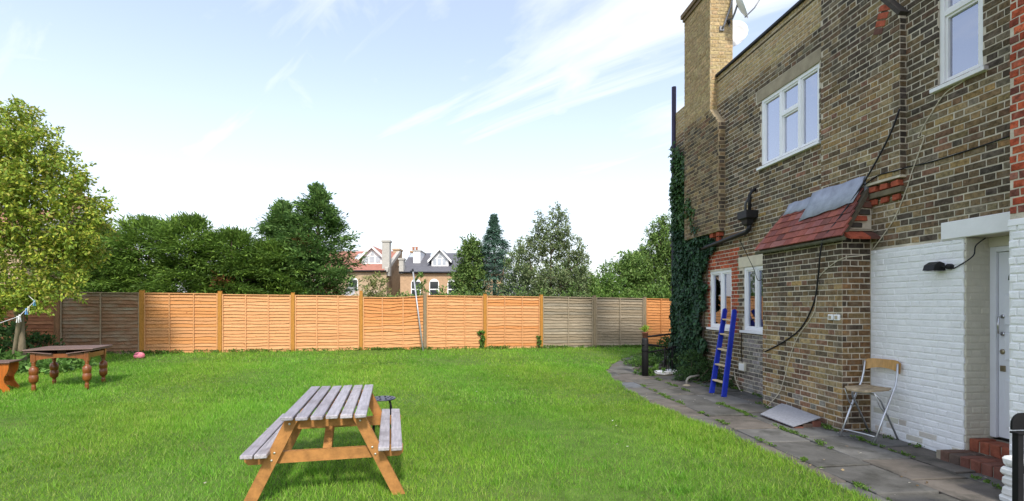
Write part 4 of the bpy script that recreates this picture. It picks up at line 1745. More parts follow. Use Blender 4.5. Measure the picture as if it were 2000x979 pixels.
def panel(n, label, mats, battens, H=1.74, sag=0., rough=1., rail=None, nsl=18):
    a, b = fpt(n), fpt(n + 1)
    t = thing('lap_fence', label, 'fence', a, FANG, 'panels of the garden fence')
    Lp = FD.length
    x0, x1 = .055, Lp - .055
    dz = b.z - a.z
    top = H - .03
    hs = (top - .02) / nsl
    rg = random.Random(100 + n)
    base = lambda x: dz * x / Lp
    ph = rg.uniform(0, 6)
    for k in range(nsl):
        zb = .02 + hs * k
        mb = MB()
        NSEG = 7
        rows = []
        fq, ps = rg.uniform(2, 7), rg.uniform(0, 6.28)
        for i in range(NSEG + 1):
            x = x0 + (x1 - x0) * i / NSEG
            wav = rough * (.009 * math.sin(x * fq + ps) + rg.uniform(-.009, .009))
            droop = -sag * (1 - x / Lp) * (zb / H) - .5 * sag * math.sin(math.pi * x / Lp) * (zb / H)
            zl = zb + wav + droop + base(x)
            zt = zb + hs * 1.28 + droop + base(x)
            if k == nsl - 1:
                zt = zb + hs + droop + base(x)
            bo = -.034 - rough * rg.uniform(0, .005)
            rows.append([(x, bo, zl), (x, -.002, zt), (x, .010, zt), (x, bo + .013, zl)])
        vs = [p for r_ in rows for p in r_]
        fs = []
        for i in range(NSEG):
            q = i * 4
            for j in range(4):
                fs.append((q + j, q + 4 + j, q + 4 + (j + 1) % 4, q + (j + 1) % 4))
        fs += [(3, 2, 1, 0), tuple(NSEG * 4 + j for j in range(4))]
        mb.poly(vs, fs)
        o = mb.build('slat', rg.choice(mats), t, fix=False)
    # frame
    for f in battens:
        x = x0 + (x1 - x0) * f
        x = min(max(x, x0 + .018), x1 - .018)
        mb = MB()
        dr = -sag * (1 - x / Lp) - .5 * sag * math.sin(math.pi * x / Lp)
        mb.bbox(x - .016, x + .016, -.062, -.040, .015 + base(x), H - .034 + dr + base(x), .003, jit=.002)
        mb.build('batten', rail or mats[0], t)
    mb = MB()
    pts = []
    for i in range(5):
        x = x0 + (x1 - x0) * i / 4
        dr = -sag * (1 - x / Lp) - .5 * sag * math.sin(math.pi * x / Lp)
        pts.append((x, H - .03 + dr + base(x)))
    vs, fs = [], []
    for x, z in pts:
        vs += [(x, -.056, z), (x, .03, z), (x, .03, z + .026), (x, -.056, z + .026)]
    for i in range(4):
        for j in range(4):
            fs.append((i * 4 + j, i * 4 + (j + 1) % 4, i * 4 + 4 + (j + 1) % 4, i * 4 + 4 + j))
    fs += [(3, 2, 1, 0), (16, 17, 18, 19)]
    mb.poly(vs, fs)
    mb.build('top_rail', rail or mats[0], t, fix=True)
    mb = MB()
    mb.box(x0, x1, -.03, .0, -.03 + min(0, dz), .028 + min(0, dz))
    mb.build('gravel_board', rail or mats[0], t)
    return t


E3 = [0, .335, .665, 1]
panel(-2, 'dark brown weathered fence panel at the far left under the leafy tree', [M('red_brown_lap_wood_%d' % k, c, .9, .3, 4, .4, 30, stretch=(1, 4, 12)) for k, c in enumerate([(.32, .135, .065), (.27, .11, .055), (.35, .16, .08)])], [0, .30, .62, 1], rail=POSTB)
panel(-1, 'brown grey weathered fence panel with pale middle batten behind the wooden dining table', BROWN, [0, .5, 1], rail=M('pale_batten_wood', (.33, .24, .16), .9, .2, 6, .3))
panel(0, 'orange lap fence panel nearest the pink ball, leftmost of the orange ones', ORANGE[:1] + ORANGE[2:3] + DEEP[2:], E3)
panel(1, 'second orange lap fence panel from the left, below the dark conifer hedge', ORANGE[1:2] + ORANGE[3:] + ORANGE[:1], E3, H=1.72)
panel(2, 'third orange lap fence panel from the left, below the tall dark conifers', ORANGE[1:] + ORANGE[1:2], E3, H=1.72)
panel(3, 'warped sagging orange fence panel with uneven slats, left of the leaning metal pole', DEEP + ORANGE[:1], [.0, .315, .66], H=1.76, sag=.07, rough=1.8, rail=ORANGE[1], nsl=17)
panel(4, 'orange lap fence panel just right of the leaning metal pole', ORANGE, E3, H=1.77)
panel(5, 'orange lap fence panel next to the grey panels, left of them', ORANGE + DEEP[:2], E3, H=1.78)
panel(6, 'left one of the two weathered grey fence panels', GREY, [0, .5, 1], H=1.79)
panel(7, 'right one of the two weathered grey fence panels', GREY, [0, .5, 1], H=1.79)
panel(8, 'orange fence panel at the far right behind the black railing', DEEP, [0, .33, .66, 1], H=1.79)
POSTS = [(-1, 'brown fence post between the two brown panels at the left', POSTB, 1.78, .10), (0, 'orange fence post right of the brown panel, beside the pink ball', POSTO, 1.79, .115),
         (1, 'orange fence post between the first and second orange panels', POSTO, 1.79, .10), (2, 'orange fence post between the second and third orange panels', POSTO, 1.77, .10),
         (3, 'tallest orange fence post, left of the sagging panel', POSTO, 1.86, .10), (4, 'grey brown fence post right of the leaning metal pole', POSTG, 1.80, .095),
         (5, 'orange fence post with a green creeper on it', POSTO, 1.82, .10), (6, 'orange fence post where the orange panels meet the grey ones', POSTO, 1.83, .10),
         (7, 'grey fence post between the two grey panels', POSTG, 1.84, .10), (8, 'grey fence post behind the flower pot on the black post', POSTG, 1.82, .10)]
for n, label, m_, h, w in POSTS:
    p = fpt(n)
    t = thing('fence_post', label, 'fence post', p, FANG, 'posts of the garden fence')
    mb = MB()
    mb.bbox(-w / 2, w / 2, -.075, .025, -.2, h, .006, jit=.002)
    mb.build('post_shaft', m_, t)
    mb = MB()
    mb.bbox(-w / 2 - .006, w / 2 + .006, -.081, .031, h, h + .014, .004, jit=.002)
    mb.build('post_cap', m_, t)

# weeds along the fence foot and in the paving joints
r = np.random.default_rng(31)
wp = []
for k in range(300):
    n = r.uniform(-2, 8.6)
    if r.random() < .45:
        n = r.choice([.1, 1.0, 1.35, 3.3, 3.5, 4.0, 5.05, 6.1, 6.4, 6.9, 7.5, 7.9]) + r.normal() * .12
    p = F0 + FD * n
    d = r.uniform(.03, .16)
    wp.append((p.x + d * .26, p.y - d, gz(p.x, p.y) + .03, r.uniform(.04, .14)))
for k in range(80):
    s, out = r.uniform(4.4, 11), r.choice([.50, 1.10, 1.72, 2.34]) + r.normal() * .01
    w = W(s, out, 0)
    if w.x > edge_x(w.y) - .1 and r.random() < (.35 + .65 * math.sin(s * 2.1 + out * 3) ** 2):
        for q in range(7):
            w2 = W(s + r.normal() * .11, out + r.normal() * .018, 0)
            wp.append((w2.x, w2.y, gz(w2.x, w2.y) + .012, r.uniform(.012, .035)))
for k in range(60):
    s = r.uniform(5.5, 10.8)
    base = .03 if s < 6.6 else .43 if s < 8.45 else .02
    w2 = W(s, base + r.uniform(0, .10), 0)
    wp.append((w2.x, w2.y, gz(w2.x, w2.y) + .01, r.uniform(.015, .05)))
wp = np.array(wp)
per = 22
q = np.repeat(wp, per, 0)
m = len(q)
d = unit(np.stack([r.normal(size=m), r.normal(size=m), np.abs(r.normal(size=m)) * .9 + .25], 1))
off = np.stack([r.normal(size=m) * .6, r.normal(size=m) * .5, r.random(m) * .6], 1) * q[:, 3:4]
weeds = ob('weeds', leaf_mesh('weeds', q[:, :3] + off, d, r.normal(size=(m, 3)) + np.array([0, 0, 1]), q[:, 3] * r.uniform(.3, .6, m) + .012, q[:, 3] * .16 + .008,
                              palette(r, m, [(.11, .22, .03), (.08, .17, .025), (.15, .26, .05), (.10, .16, .03)])), None, FOL)
tag(weeds, 'small green weeds in the paving joints and along the fence foot', 'weeds', kind='stuff')
p = fpt(5)
bush('creeper', 'small green creeper hanging on the orange fence post', 'creeper', (p.x - .1, p.y - .12, p.z + .02),
     [(-.02, 0, .52, .09, .05, .10), (.03, 0, .36, .07, .05, .09), (.03, 0, .15, .04, .05, .12)], 330, .075, .05, [(.11, .24, .04), (.14, .28, .05), (.08, .18, .03)], 44, per=14)
p = fpt(6)
bush('creeper', 'thin creeper climbing the last orange post beside the grey panels', 'creeper', (p.x - .06, p.y - .12, p.z + .02),
     [(-.02, 0, .38, .04, .04, .12), (0, 0, .2, .06, .05, .12)], 160, .07, .045, [(.14, .26, .05), (.10, .22, .04)], 45, per=12)

# small pale things lying in the grass and on the slabs are few petals and leaves
r = np.random.default_rng(77)
m = 130
pp = []
for k in range(m):
    if k < 50:
        s, out = r.uniform(4.4, 10), r.uniform(.3, 2.2)
        w = W(s, out, 0)
        pp.append((w.x, w.y, gz(w.x, w.y) + .02))
    else:
        y = r.uniform(4.5, 14)
        x = r.uniform(-1.0 * y, 2.4)
        pp.append((x, y, gz(x, y) + .062))
pp = np.array(pp)
lit = ob('fallen_leaves', leaf_mesh('fallen_leaves', pp, unit(r.normal(size=(m, 3)) * np.array([1, 1, .15])), np.tile([0., 0, 1], (m, 1)) + r.normal(size=(m, 3)) * .2,
                                    r.uniform(.02, .045, m), r.uniform(.012, .028, m), palette(r, m, [(.55, .50, .40), (.40, .30, .16), (.62, .6, .52), (.24, .15, .06)])), None, FOL)
tag(lit, 'tiny fallen petals and leaves scattered over lawn and paving', 'leaves', kind='stuff')

# ---------------------------------------------------------------- pole leaning on the fence
t = thing('metal_pole', 'thin grey metal pole leaning over the fence with a black tip', 'pole', (-2.74, 15.80, gz(-2.74, 15.8) + .02))
tp = Vector((-.44, .62, 2.54))
mb = MB()
mb.tube([(0, 0, 0), tp], .024, 10)
mb.build('shaft', M('galvanised_pole', (.42, .43, .45), .5, .15, 6, .1, metallic=.4), t, True)
mb = MB()
mb.tube([tp * .985 + Vector((0, -.0, 0)), tp * 1.02], .030, 10)
mb.build('cap', BLACKPL, t, True)
mb = MB()
mb.bbox(tp.x - .085, tp.x - .02, tp.y - .03, tp.y + .03, tp.z - .03, tp.z + .0, .004)
mb.build('hook', BLACKPL, t)

# ---------------------------------------------------------------- picnic table
PG = gz(-1.7, 4.92) + .03
t = thing('picnic_table', 'wooden picnic table with fixed benches and weathered grey slats on the lawn', 'picnic table', (-1.70, 4.90, PG), math.radians(13.2))
TOPW = [M('weathered_slat_%d' % k, c, .48, .34, 6, .35, 30, stretch=(9, .7, 9), spec=.55, stain=((.13, .10, .10), 3.0, .52, .76)) for k, c in
        enumerate([(.31, .285, .315), (.35, .33, .36), (.28, .26, .29), (.36, .335, .355)])]
LEGW = M('golden_brown_timber', (.36, .165, .048), .65, .30, 7, .3, 40, stretch=(2, 9, 2), stain=((.13, .06, .025), 4, .58, .8))
for k in range(6):
    x = -.325 + k * .113
    mb = MB()
    dl = rnd.uniform(-.012, .012)
    mb.bbox(x - .0 - .0, x + .093, -.80 + dl, .80 + dl, .688 + rnd.uniform(-.001, .002), .720, .005, jit=.002)
    mb.build('top_slat', rnd.choice(TOPW), t)
for sx in (-1, 1):
    for k in range(2):
        x = sx * (.47 + .105 * k)
        dl = rnd.uniform(-.012, .012)
        mb = MB()
        mb.bbox(x - .0455, x + .0455, -.80 + dl, .80 + dl, .405, .437 + rnd.uniform(-.001, .001), .005, jit=.002)
        mb.build('bench_slat', rnd.choice(TOPW), t)
BOLT = M('bolt_steel', (.6, .58, .52), .35, .1, metallic=.8)
for sy in (-1, 1):
    yo = sy * .60
    for sx in (-1, 1):
        d = Vector((sx * -.34, 0, .70)).normalized()
        a = Vector((sx * .60, 0, -.02))
        sd_ = Vector((d.z, 0, -d.x))
        e = .047
        za, zb = -.03, .686
        ln1 = lambda z, o_: (a.x + d.x / d.z * (z - a.z) + o_ / d.z * 1.0, z)
        outl = [ln1(za, -e), ln1(za, e), ln1(zb, e), ln1(zb, -e)]
        mb = MB()
        y0 = yo - .022
        mb.prism(outl, y0 + (-.045 if sy < 0 else .045), y0 + (0 if sy < 0 else .09), 'y')
        o = mb.build('leg', LEGW, t, fix=True)
        for z in (.35, .41, .64):
            c = ln1(z, rnd.uniform(-.02, .02))
            yb_ = (y0 - .045) if sy < 0 else (y0 + .09)
            mb = MB()
            mb.lathe([(.010, -.002), (.010, .005), (.006, .008)], 8, mtx=Matrix.Translation((c[0], yb_, c[1])) @ Matrix.Rotation(math.pi / 2 if sy < 0 else -math.pi / 2, 4, 'X'))
            mb.build('bolt', BOLT, t, True)
    # beams lie inside the legs
    mb = MB()
    yb0, yb1 = (yo - .021, yo + .022) if sy < 0 else (yo - .022, yo + .021)
    mb.prism([(-.60, .31), (.60, .31), (.63, .34), (.63, .404), (-.63, .404), (-.63, .34)], yb0, yb1, 'y')
    mb.build('bench_beam', LEGW, t, fix=True)
    mb = MB()
    mb.prism([(-.26, .595), (.26, .595), (.32, .65), (.32, .687), (-.32, .687), (-.32, .65)], yb0, yb1, 'y')
    mb.build('top_beam', LEGW, t, fix=True)
    mb = MB()
    p0, p1 = Vector((0, sy * .565, .36)), Vector((0, sy * .18, .685))
    mb.prism([(p0.y, p0.z - .04), (p0.y, p0.z + .04), (p1.y - sy * .0, p1.z), (p1.y - sy * .09, p1.z)], -.035, .035, 'x')
    mb.build('diagonal_brace', LEGW, t, fix=True)
mb = MB()
mb.box(-.30, .30, -.03, .03, .640, .687)
mb.build('top_beam', LEGW, t)
# ---------------------------------------------------------------- round metal stool behind it
t = thing('round_stool', 'small round black metal stool with pierced seat behind the picnic table', 'stool', (-1.60, 6.34, gz(-1.6, 6.34) + .02), .3)
STEEL = M('dark_blue_steel', (.045, .048, .075), .35, .15, 8, .05, spec=.5)
mb = MB()
mb.lathe([(.120, .432), (.150, .434), (.158, .440), (.158, .447), (.150, .452), (.10, .449), (.04, .448)], 28)
mb.build('seat', STEEL, t, True)
for ring, nh, rr in ((.115, 10, .014), (.065, 6, .013)):
    for k in range(nh):
        a = 2 * math.pi * k / nh
        mb = MB()
        mb.lathe([(rr, .4505), (rr * .9, .4525)], 8, c=(ring * math.cos(a), ring * math.sin(a), 0))
        mb.build('seat_hole', M('hole_black', (.005, .005, .006), .9, 0, bump=0), t)
for k in range(4):
    a = math.pi / 4 + k * math.pi / 2
    ca, sa_ = math.cos(a), math.sin(a)
    mb = MB()
    mb.tube([(.11 * ca, .11 * sa_, .43), (.135 * ca, .135 * sa_, .36), (.165 * ca, .165 * sa_, -.03)], .0105, 8)
    mb.build('leg', BLACKIRON, t, True)

# ---------------------------------------------------------------- old dining table, bench stool, ball
OAK = M('varnished_oak', (.20, .062, .015), .35, .35, 6, .15, 30, stretch=(2, 2, .7), spec=.5, coat=.25)
OAKT = M('worn_oak_top', (.16, .10, .085), .55, .35, 4, .2, 30, stretch=(1, 8, 8), spec=.4)
TG = gz(-8.1, 9.4) + .03
t = thing('dining_table', 'old wooden table with bulbous turned legs standing on the lawn', 'table', (-8.11, 9.40, TG), math.radians(20))
leg_prof = [(.030, -.03), (.034, .04), (.030, .06), (.036, .075), (.030, .09), (.026, .12), (.040, .14), (.052, .15), (.063, .17), (.068, .22), (.064, .265), (.058, .275),
            (.058, .285), (.064, .295), (.068, .34), (.064, .39), (.050, .41), (.036, .42), (.026, .44), (.034, .455), (.028, .47), (.034, .49), (.036, .50)]
for sx in (-1, 1):
    for sy in (-1, 1):
        mb = MB()
        mb.lathe(leg_prof, 12, c=(sx * .38, sy * .36, 0))
        mb.build('leg', OAK, t, True)
        mb = MB()
        mb.bbox(sx * .38 - .036, sx * .38 + .036, sy * .36 - .036, sy * .36 + .036, .50, .66, .004)
        mb.build('leg_block', OAK, t)
for sy in (-1, 1):
    mb = MB()
    arc = [(-.343, .64), (-.343, .53)] + [(x, .535 + .035 * (1 - (x / .34) ** 2)) for x in np.linspace(-.30, .30, 9)] + [(.343, .53), (.343, .64)]
    mb.prism(arc, sy * .375 - .011, sy * .375 + .011, 'y')
    mb.build('apron', OAK, t, fix=True)
for sx in (-1, 1):
    mb = MB()
    mb.bbox(sx * .395 - .011, sx * .395 + .011, -.324, .324, .55, .64, .003)
    mb.build('apron', OAK, t)
for sx in (-1, 1):
    mt = Matrix.Translation((sx * .30, 0, .668)) @ Matrix.Rotation(math.radians(sx * -7.5), 4, 'Y')
    mb = MB()
    mb.bbox(-.20, .20, -.44, .44, -.009, .009, .004, mtx=mt)
    mb.build('draw_leaf', OAKT, t)
mb = MB()
mb.bbox(-.50, .50, -.46, .46, .706, .728, .006)
mb.build('table_top', OAKT, t)
mb = MB()
mb.box(-.34, .34, -.33, .33, .60, .63)
mb.box(-.06, .06, -.33, .33, .631, .705)
mb.build('inner_bearer', M('dark_timber', (.04, .025, .015), .8), t)

SG = gz(-8.9, 8.8) + .03
t = thing('plank_stool', 'small varnished plank stool with curved slab ends at the left edge', 'stool', (-8.93, 8.98, SG), math.radians(24))
half = [(.14, .50), (.14, .42), (.125, .34), (.085, .27), (.075, .22), (.085, .16), (.12, .10), (.155, .05), (.16, -.02), (.07, -.02), (.055, .04), (.03, .07), (0, .08)]
outl = half + [(-x, z) for x, z in half[-2::-1]]
VAR = M('orange_varnish', (.40, .11, .015), .35, .25, 6, .12, 30, stretch=(4, 4, 1), coat=.25)
for y in (-.16, .20):
    mb = MB()
    mb.prism(outl, y - .014, y + .014, 'y')
    mb.build('slab_end', VAR, t, fix=True)
mb = MB()
mb.bbox(-.17, .17, -.22, .26, .501, .527, .006)
mb.build('seat', OAKT, t)
mb = MB()
mb.bbox(-.012, .012, -.146, .186, .16, .25, .003)
mb.build('stretcher', VAR, t)

t = thing('ball', 'small pink ball with a dark slit lying near the fence', 'ball', (-9.72, 13.35, gz(-9.7, 13.35) + .10))
mb = MB()
mb.lathe([(.125 * math.cos(a) + .0005, .095 * math.sin(a)) for a in np.linspace(-math.pi / 2, math.pi / 2, 13)], 18)
mb.build('shell', M('pink_plastic', (.80, .22, .30), .5, .15, 8, .1, stain=((.85, .65, .62), 9, .55, .7)), t, True)
mb = MB()
mb.tube([(-.07, -.095, .035), (-.01, -.112, .052), (.045, -.102, .062)], .010, 6)
mb.build('slit', M('dark_purple', (.06, .02, .05), .7), t, True)

# ---------------------------------------------------------------- washing line
LP = [Vector((-10.55, 11.0, 2.02)), Vector((-9.65, 10.35, 1.745)), Vector((-9.1, 9.45, 1.46)), Vector((-8.8, 8.6, 1.30)), Vector((-8.5, 7.4, 1.24))]
mb = MB()
mb.tube([p - LP[0] for p in LP], .006, 6)
o = mb.build('washing_line', M('white_line', (.7, .7, .68), .6, .05, bump=0), None, True)
o.location = LP[0]
tag(o, 'thin white washing line running from the left tree', 'washing line')
pegc = {'white': (.8, .8, .78), 'blue': (.12, .3, .6), 'yellow': (.75, .72, .4), 'teal': (.08, .25, .38)}
for lab, c, i, f, big in (('white peg nearest the left edge on the washing line', 'white', 1, .95, 1.5), ('blue peg in the middle of the washing line', 'blue', 1, .55, 1.2),
                          ('pale yellow peg next to the blue one on the washing line', 'yellow', 1, .42, 1.1), ('dark teal peg on the washing line closest to the tree', 'teal', 0, .98, 1.1),
                          ('second white peg at the left end of the washing line', 'white', 2, .05, 1.3)):
    p = LP[i].lerp(LP[i + 1], f)
    t = thing('clothes_peg', lab, 'clothes peg', p + Vector((0, 0, -.05)), rnd.uniform(-.4, .4) + .9, 'pegs on the washing line')
    for sgn in (-1, 1):
        mb = MB()
        mb.prism([(sgn * .003, .065), (sgn * .012, .07), (sgn * .011, .02), (sgn * .02, -.04 * big), (sgn * .012, -.045 * big), (sgn * .002, .02)], -.010 * big, .010 * big, 'y')
        mb.build('peg_arm', M('peg_' + c, pegc[c], .5, .05, bump=0), t, fix=True)
    mb = MB()
    mb.tube([(-.014, 0, .022), (.014, 0, .022)], .006, 6)
    mb.build('spring', CHROME, t)

# ---------------------------------------------------------------- trees and shrubs


def limb(mb, p0, p1, r0, r1, rg, n=5, bend=.12):
    p0, p1 = Vector(p0), Vector(p1)
    L_ = (p1 - p0).length
    off = Vector((rg.uniform(-1, 1), rg.uniform(-1, 1), rg.uniform(-.3, .6))) * bend * L_
    pts = [p0.lerp(p1, i / n) + off * math.sin(math.pi * i / n) for i in range(n + 1)]
    mb.tube(pts, [r0 + (r1 - r0) * i / n for i in range(n + 1)], 7)
    return pts


def broad_tree(name, label, base, stems, lobes, nclus, per, sp, L, Wd, cols, seed, trunk_r=.12, droop=.0, shoots=0., bark=BARK, group=None, limbs=9, rmin=.45):
    """trunk and limbs run to the lobes of the crown; leaves sit in sprigs, with gaps between them"""
    r = np.random.default_rng(seed)
    rg = random.Random(seed)
    t = thing(name, label, 'tree', base, 0, group)
    tips = []
    for si, st in enumerate(stems):
        mb = MB()
        pts = [Vector(p) for p in st]
        mb.tube(pts, [trunk_r * (1 - .75 * i / (len(pts) - 1)) / (1 + .35 * si) for i in range(len(pts))], 9)
        mb.build('trunk', bark, t, True)
        tips += [pts[len(pts) // 2], pts[-1], pts[-2]]
    for k, l in enumerate(lobes[:limbs]):
        c = Vector(l[:3])
        src = min(tips, key=lambda q: (q - c).length + (2 if q.z > c.z + .2 else 0))
        mb = MB()
        e = c + Vector((rg.uniform(-.3, .3) * l[3], rg.uniform(-.3, .3) * l[4], .3 * l[5]))
        pts = limb(mb, src, e, trunk_r * .38, trunk_r * .12, rg)
        for j in range(3):
            q = pts[2 + j]
            d = Vector((rg.uniform(-1, 1) * l[3], rg.uniform(-1, 1) * l[4], rg.uniform(-.2, .8) * l[5])) * .7
            limb(mb, q, q + d, trunk_r * .16, trunk_r * .05, rg, 3)
        mb.build('limb', bark, t, True)
    vol = np.array([l[3] * l[4] * l[5] for l in lobes]) ** .7
    vol /= vol.sum()
    P, A, Nn = [], [], []
    for l, w in zip(lobes, vol):
        k = max(5, int(nclus * w))
        d = unit(r.normal(size=(k, 3)))
        rad = (rmin + (1 - rmin) * r.random((k, 1)) ** .6) * (1 + .12 * r.normal(size=(k, 1)))
        c = np.array(l[:3]) + d * rad * np.array(l[3:6])
        ax = unit(d + r.normal(size=(k, 3)) * .5 + np.array([0, 0, shoots - droop]))
        u = r.random((k * per, 1))
        P.append(np.repeat(c, per, 0) + np.repeat(ax, per, 0) * (u - .4) * sp * 2.2 + r.normal(size=(k * per, 3)) * sp * (.20 + .25 * (1 - u)))
        A.append(np.repeat(ax, per, 0) * .6 + unit(r.normal(size=(k * per, 3))) * .9 + np.array([0, 0, -droop * .5 - .05]))
        Nn.append(r.normal(size=(k * per, 3)) * .55 + np.array([0, -.15, .8]))
    P, A, Nn = np.concatenate(P), np.concatenate(A), np.concatenate(Nn)
    keep = P[:, 2] > .05
    P, A, Nn = P[keep], A[keep], Nn[keep]
    m = len(P)
    cl = palette(r, m, cols, .14)
    ob('crown', leaf_mesh(name + '_crown', P, A, Nn, r.uniform(.7, 1.3, m) * L, r.uniform(.7, 1.3, m) * Wd, cl), t, FOL)
    return t


def conifer(name, label, base, H, R, prof, seed, nspray, cols, L=.17, Wd=.045, tilt=.25, trunk_r=.12, group=None, per=8, z0=.1, bough=17, brown=0):
    """tiers of sprays; prof gives the width against height, sprays fan out in flat drooping sheets"""
    r = np.random.default_rng(seed)
    t = thing(name, label, 'tree', base, 0, group)
    mb = MB()
    mb.tube([(0, 0, -.2), (.02, 0, H * .4), (0, .02, H * .95)], [trunk_r, trunk_r * .7, .015], 8)
    mb.build('trunk', BARK, t, True)
    rg = random.Random(seed)
    for k in range(12):
        z = H * rg.uniform(.08, .8)
        a = rg.uniform(0, 6.28)
        rr = R * np.interp(z / H, *prof) * .75
        mb = MB()
        limb(mb, (0, 0, z), (rr * math.cos(a), rr * math.sin(a), z + rr * .25), .03, .008, rg, 3)
        mb.build('limb', BARK, t, True)
    nb_ = max(40, nspray // bough)          # boughs, each carrying a flat plate of sprays
    hb = z0 / H + (1 - z0 / H) * ((np.arange(nb_) + r.random(nb_)) / nb_) ** .80
    ab = r.uniform(0, 2 * math.pi, nb_)
    ph = r.uniform(0, 6.28, 6)
    wob = 1 + .12 * np.sin(3 * ab + ph[0] + 5 * hb) + .08 * np.sin(5 * ab + ph[1] - 9 * hb) + .19 * r.normal(size=nb_)
    Rb = R * np.interp(hb, *prof) * wob
    bi = r.integers(0, nb_, nspray)
    u_ = .30 + .72 * r.random(nspray) ** .7
    Rh, h, a = Rb[bi], hb[bi], ab[bi]
    rr = Rh * u_
    lat = r.normal(size=nspray) * (.10 + .17 * np.sin(np.clip(u_, 0, 1) * math.pi * .8)) * R * .8 * np.clip(Rh / R, .12, 1) ** .8
    vert = tilt * .9 * rr * (.5 + .5 * u_) - .40 * tilt * R + r.normal(size=nspray) * .035 * R
    c = np.stack([rr * np.cos(a) - lat * np.sin(a), rr * np.sin(a) + lat * np.cos(a), h * H + vert - .10 * np.abs(lat)], 1)
    c[:, 2] = np.minimum(c[:, 2], H * 1.02)
    outd = np.stack([np.cos(a), np.sin(a), np.full(nspray, tilt)], 1)
    outd[:, 2] += np.where(h > .9, 1.6, 0) + r.normal(size=nspray) * .25
    outd = unit(outd + r.normal(size=(nspray, 3)) * .28)
    tan = unit(np.cross(outd, np.array([0, 0, 1.])) + r.normal(size=(nspray, 3)) * .25)
    up = np.cross(tan, outd)
    u = np.tile(np.linspace(-1, 1, per), nspray)
    Lp_ = L * np.repeat(np.clip(.42 + 1.5 * Rh / R, .42, 1), per)
    O_, T_, U_ = np.repeat(outd, per, 0), np.repeat(tan, per, 0), np.repeat(up, per, 0)
    al = np.tile(np.linspace(0, 1, per)[np.random.default_rng(1).permutation(per)], nspray)[:, None]
    P = np.repeat(c, per, 0) + O_ * (al - .3) * Lp_[:, None] * 2.0 + T_ * (u * Lp_ * .75)[:, None] + U_ * r.normal(size=(nspray * per, 1)) * Lp_[:, None] * .18
    A = O_ + T_ * u[:, None] * .8 + r.normal(size=(nspray * per, 3)) * .22 + np.array([0, 0, -.08])
    m = len(P)
    cc = np.repeat(palette(r, nspray, cols, .16), per, 0) * (1 + .1 * r.normal(size=(m, 1)))
    if brown:
        bz = [(rg.uniform(0, 6.28), rg.uniform(.25, .8)) for _ in range(brown)]
        for ba, bh_ in bz:
            sel = (np.abs(np.angle(np.exp(1j * (a - ba)))) < .22) & (np.abs(h - bh_) < .03) & (rr > Rh * .75)
            sel = np.repeat(sel, per)
            cc[sel] = palette(r, int(sel.sum()), [(.22, .09, .04), (.18, .08, .035)], .2)
    keep = P[:, 2] > .02
    ob('crown', leaf_mesh(name + '_crown', P[keep], A[keep], (U_ + r.normal(size=(m, 3)) * .3)[keep], (r.uniform(.7, 1.25, m) * Lp_)[keep], (r.uniform(.7, 1.3, m) * Wd)[keep],
                          np.clip(cc, .004, 1)[keep]), t, FOL)
    return t


# big yellow-green tree at the left, in front of the fence
YG = [(0.290, 0.385, 0.048), (0.374, 0.449, 0.056), (0.204, 0.306, 0.042), (0.478, 0.481, 0.069), (0.255, 0.353, 0.056), (0.170, 0.256, 0.042), (0.341, 0.321, 0.069)]
tb = (-10.95, 11.2, gz(-10.9, 11.2))
broad_tree('garden_tree', 'tall yellow-green leafy tree with several trunks at the left edge', tb,
           [[(.25, 0, -.1), (.30, -.1, .8), (.18, .0, 1.7), (.25, .1, 2.8), (.15, .1, 3.9)], [(-.05, .1, -.1), (.0, .2, 1.0), (-.30, .2, 2.0), (-.5, .2, 3.4), (-.5, .1, 4.6)],
            [(.1, -.1, -.1), (.35, -.2, 1.1), (.75, -.2, 2.0), (1.0, -.1, 2.9)]],
           [(0, 0, 4.6, .95, .9, .85), (.75, 0, 3.9, .85, .85, .85), (-.9, .1, 4.5, .95, .9, .9), (.2, -.5, 3.6, .95, .7, .75), (1.25, .1, 3.25, .65, .7, .62), (-.3, .3, 5.45, .75, .75, .45),
            (.55, -.1, 4.95, .55, .6, .5), (.3, -.3, 2.7, .85, .6, .50), (-.8, 0, 3.2, .95, .85, .7), (1.0, .1, 2.45, .50, .6, .45), (-1.6, 0, 4.2, .9, .9, .9), (1.65, .1, 3.6, .35, .4, .40),
            (.35, -.4, 1.75, .75, .45, .32), (1.05, -.1, 2.0, .55, .45, .38), (-.2, -.55, 1.45, .55, .35, .28), (.6, -.5, 1.5, .5, .3, .22), (1.35, .1, 2.7, .45, .5, .45), (-.6, -.2, 1.9, .75, .5, .5), (.95, -.35, 1.62, .45, .35, .22), (1.25, .1, 4.35, .35, .35, .28), (.2, 0, 5.75, .35, .35, .16)],
           1600, 30, .15, .09, .046, YG, 51, trunk_r=.085, droop=.12, bark=BARKL, limbs=17, rmin=.35)
# undergrowth at the tree's foot
bush('leafy_plant', 'clump of broad-leaved green plants at the foot of the left tree', 'plant', (-9.95, 10.9, gz(-9.9, 10.9)),
     [(-.5, .1, .12, .5, .3, .13), (.1, 0, .12, .4, .3, .13), (-1.0, .2, .2, .5, .4, .22), (-.1, .7, .15, .5, .3, .15)], 1500, .17, .075,
     [(.14, .27, .06), (.18, .32, .08), (.11, .22, .05)], 61, upb=1.2, per=12, stems=False)
bush('dark_shrub', 'dark green shrub between the left tree and the fence', 'shrub', (-12.3, 12.6, gz(-12.3, 12.6)),
     [(0, 0, .45, .6, .4, .5), (.5, .2, .35, .5, .4, .35), (-.6, .1, .6, .6, .4, .6)], 3200, .10, .05, [(.05, .11, .03), (.07, .14, .035), (.04, .09, .025)], 62)

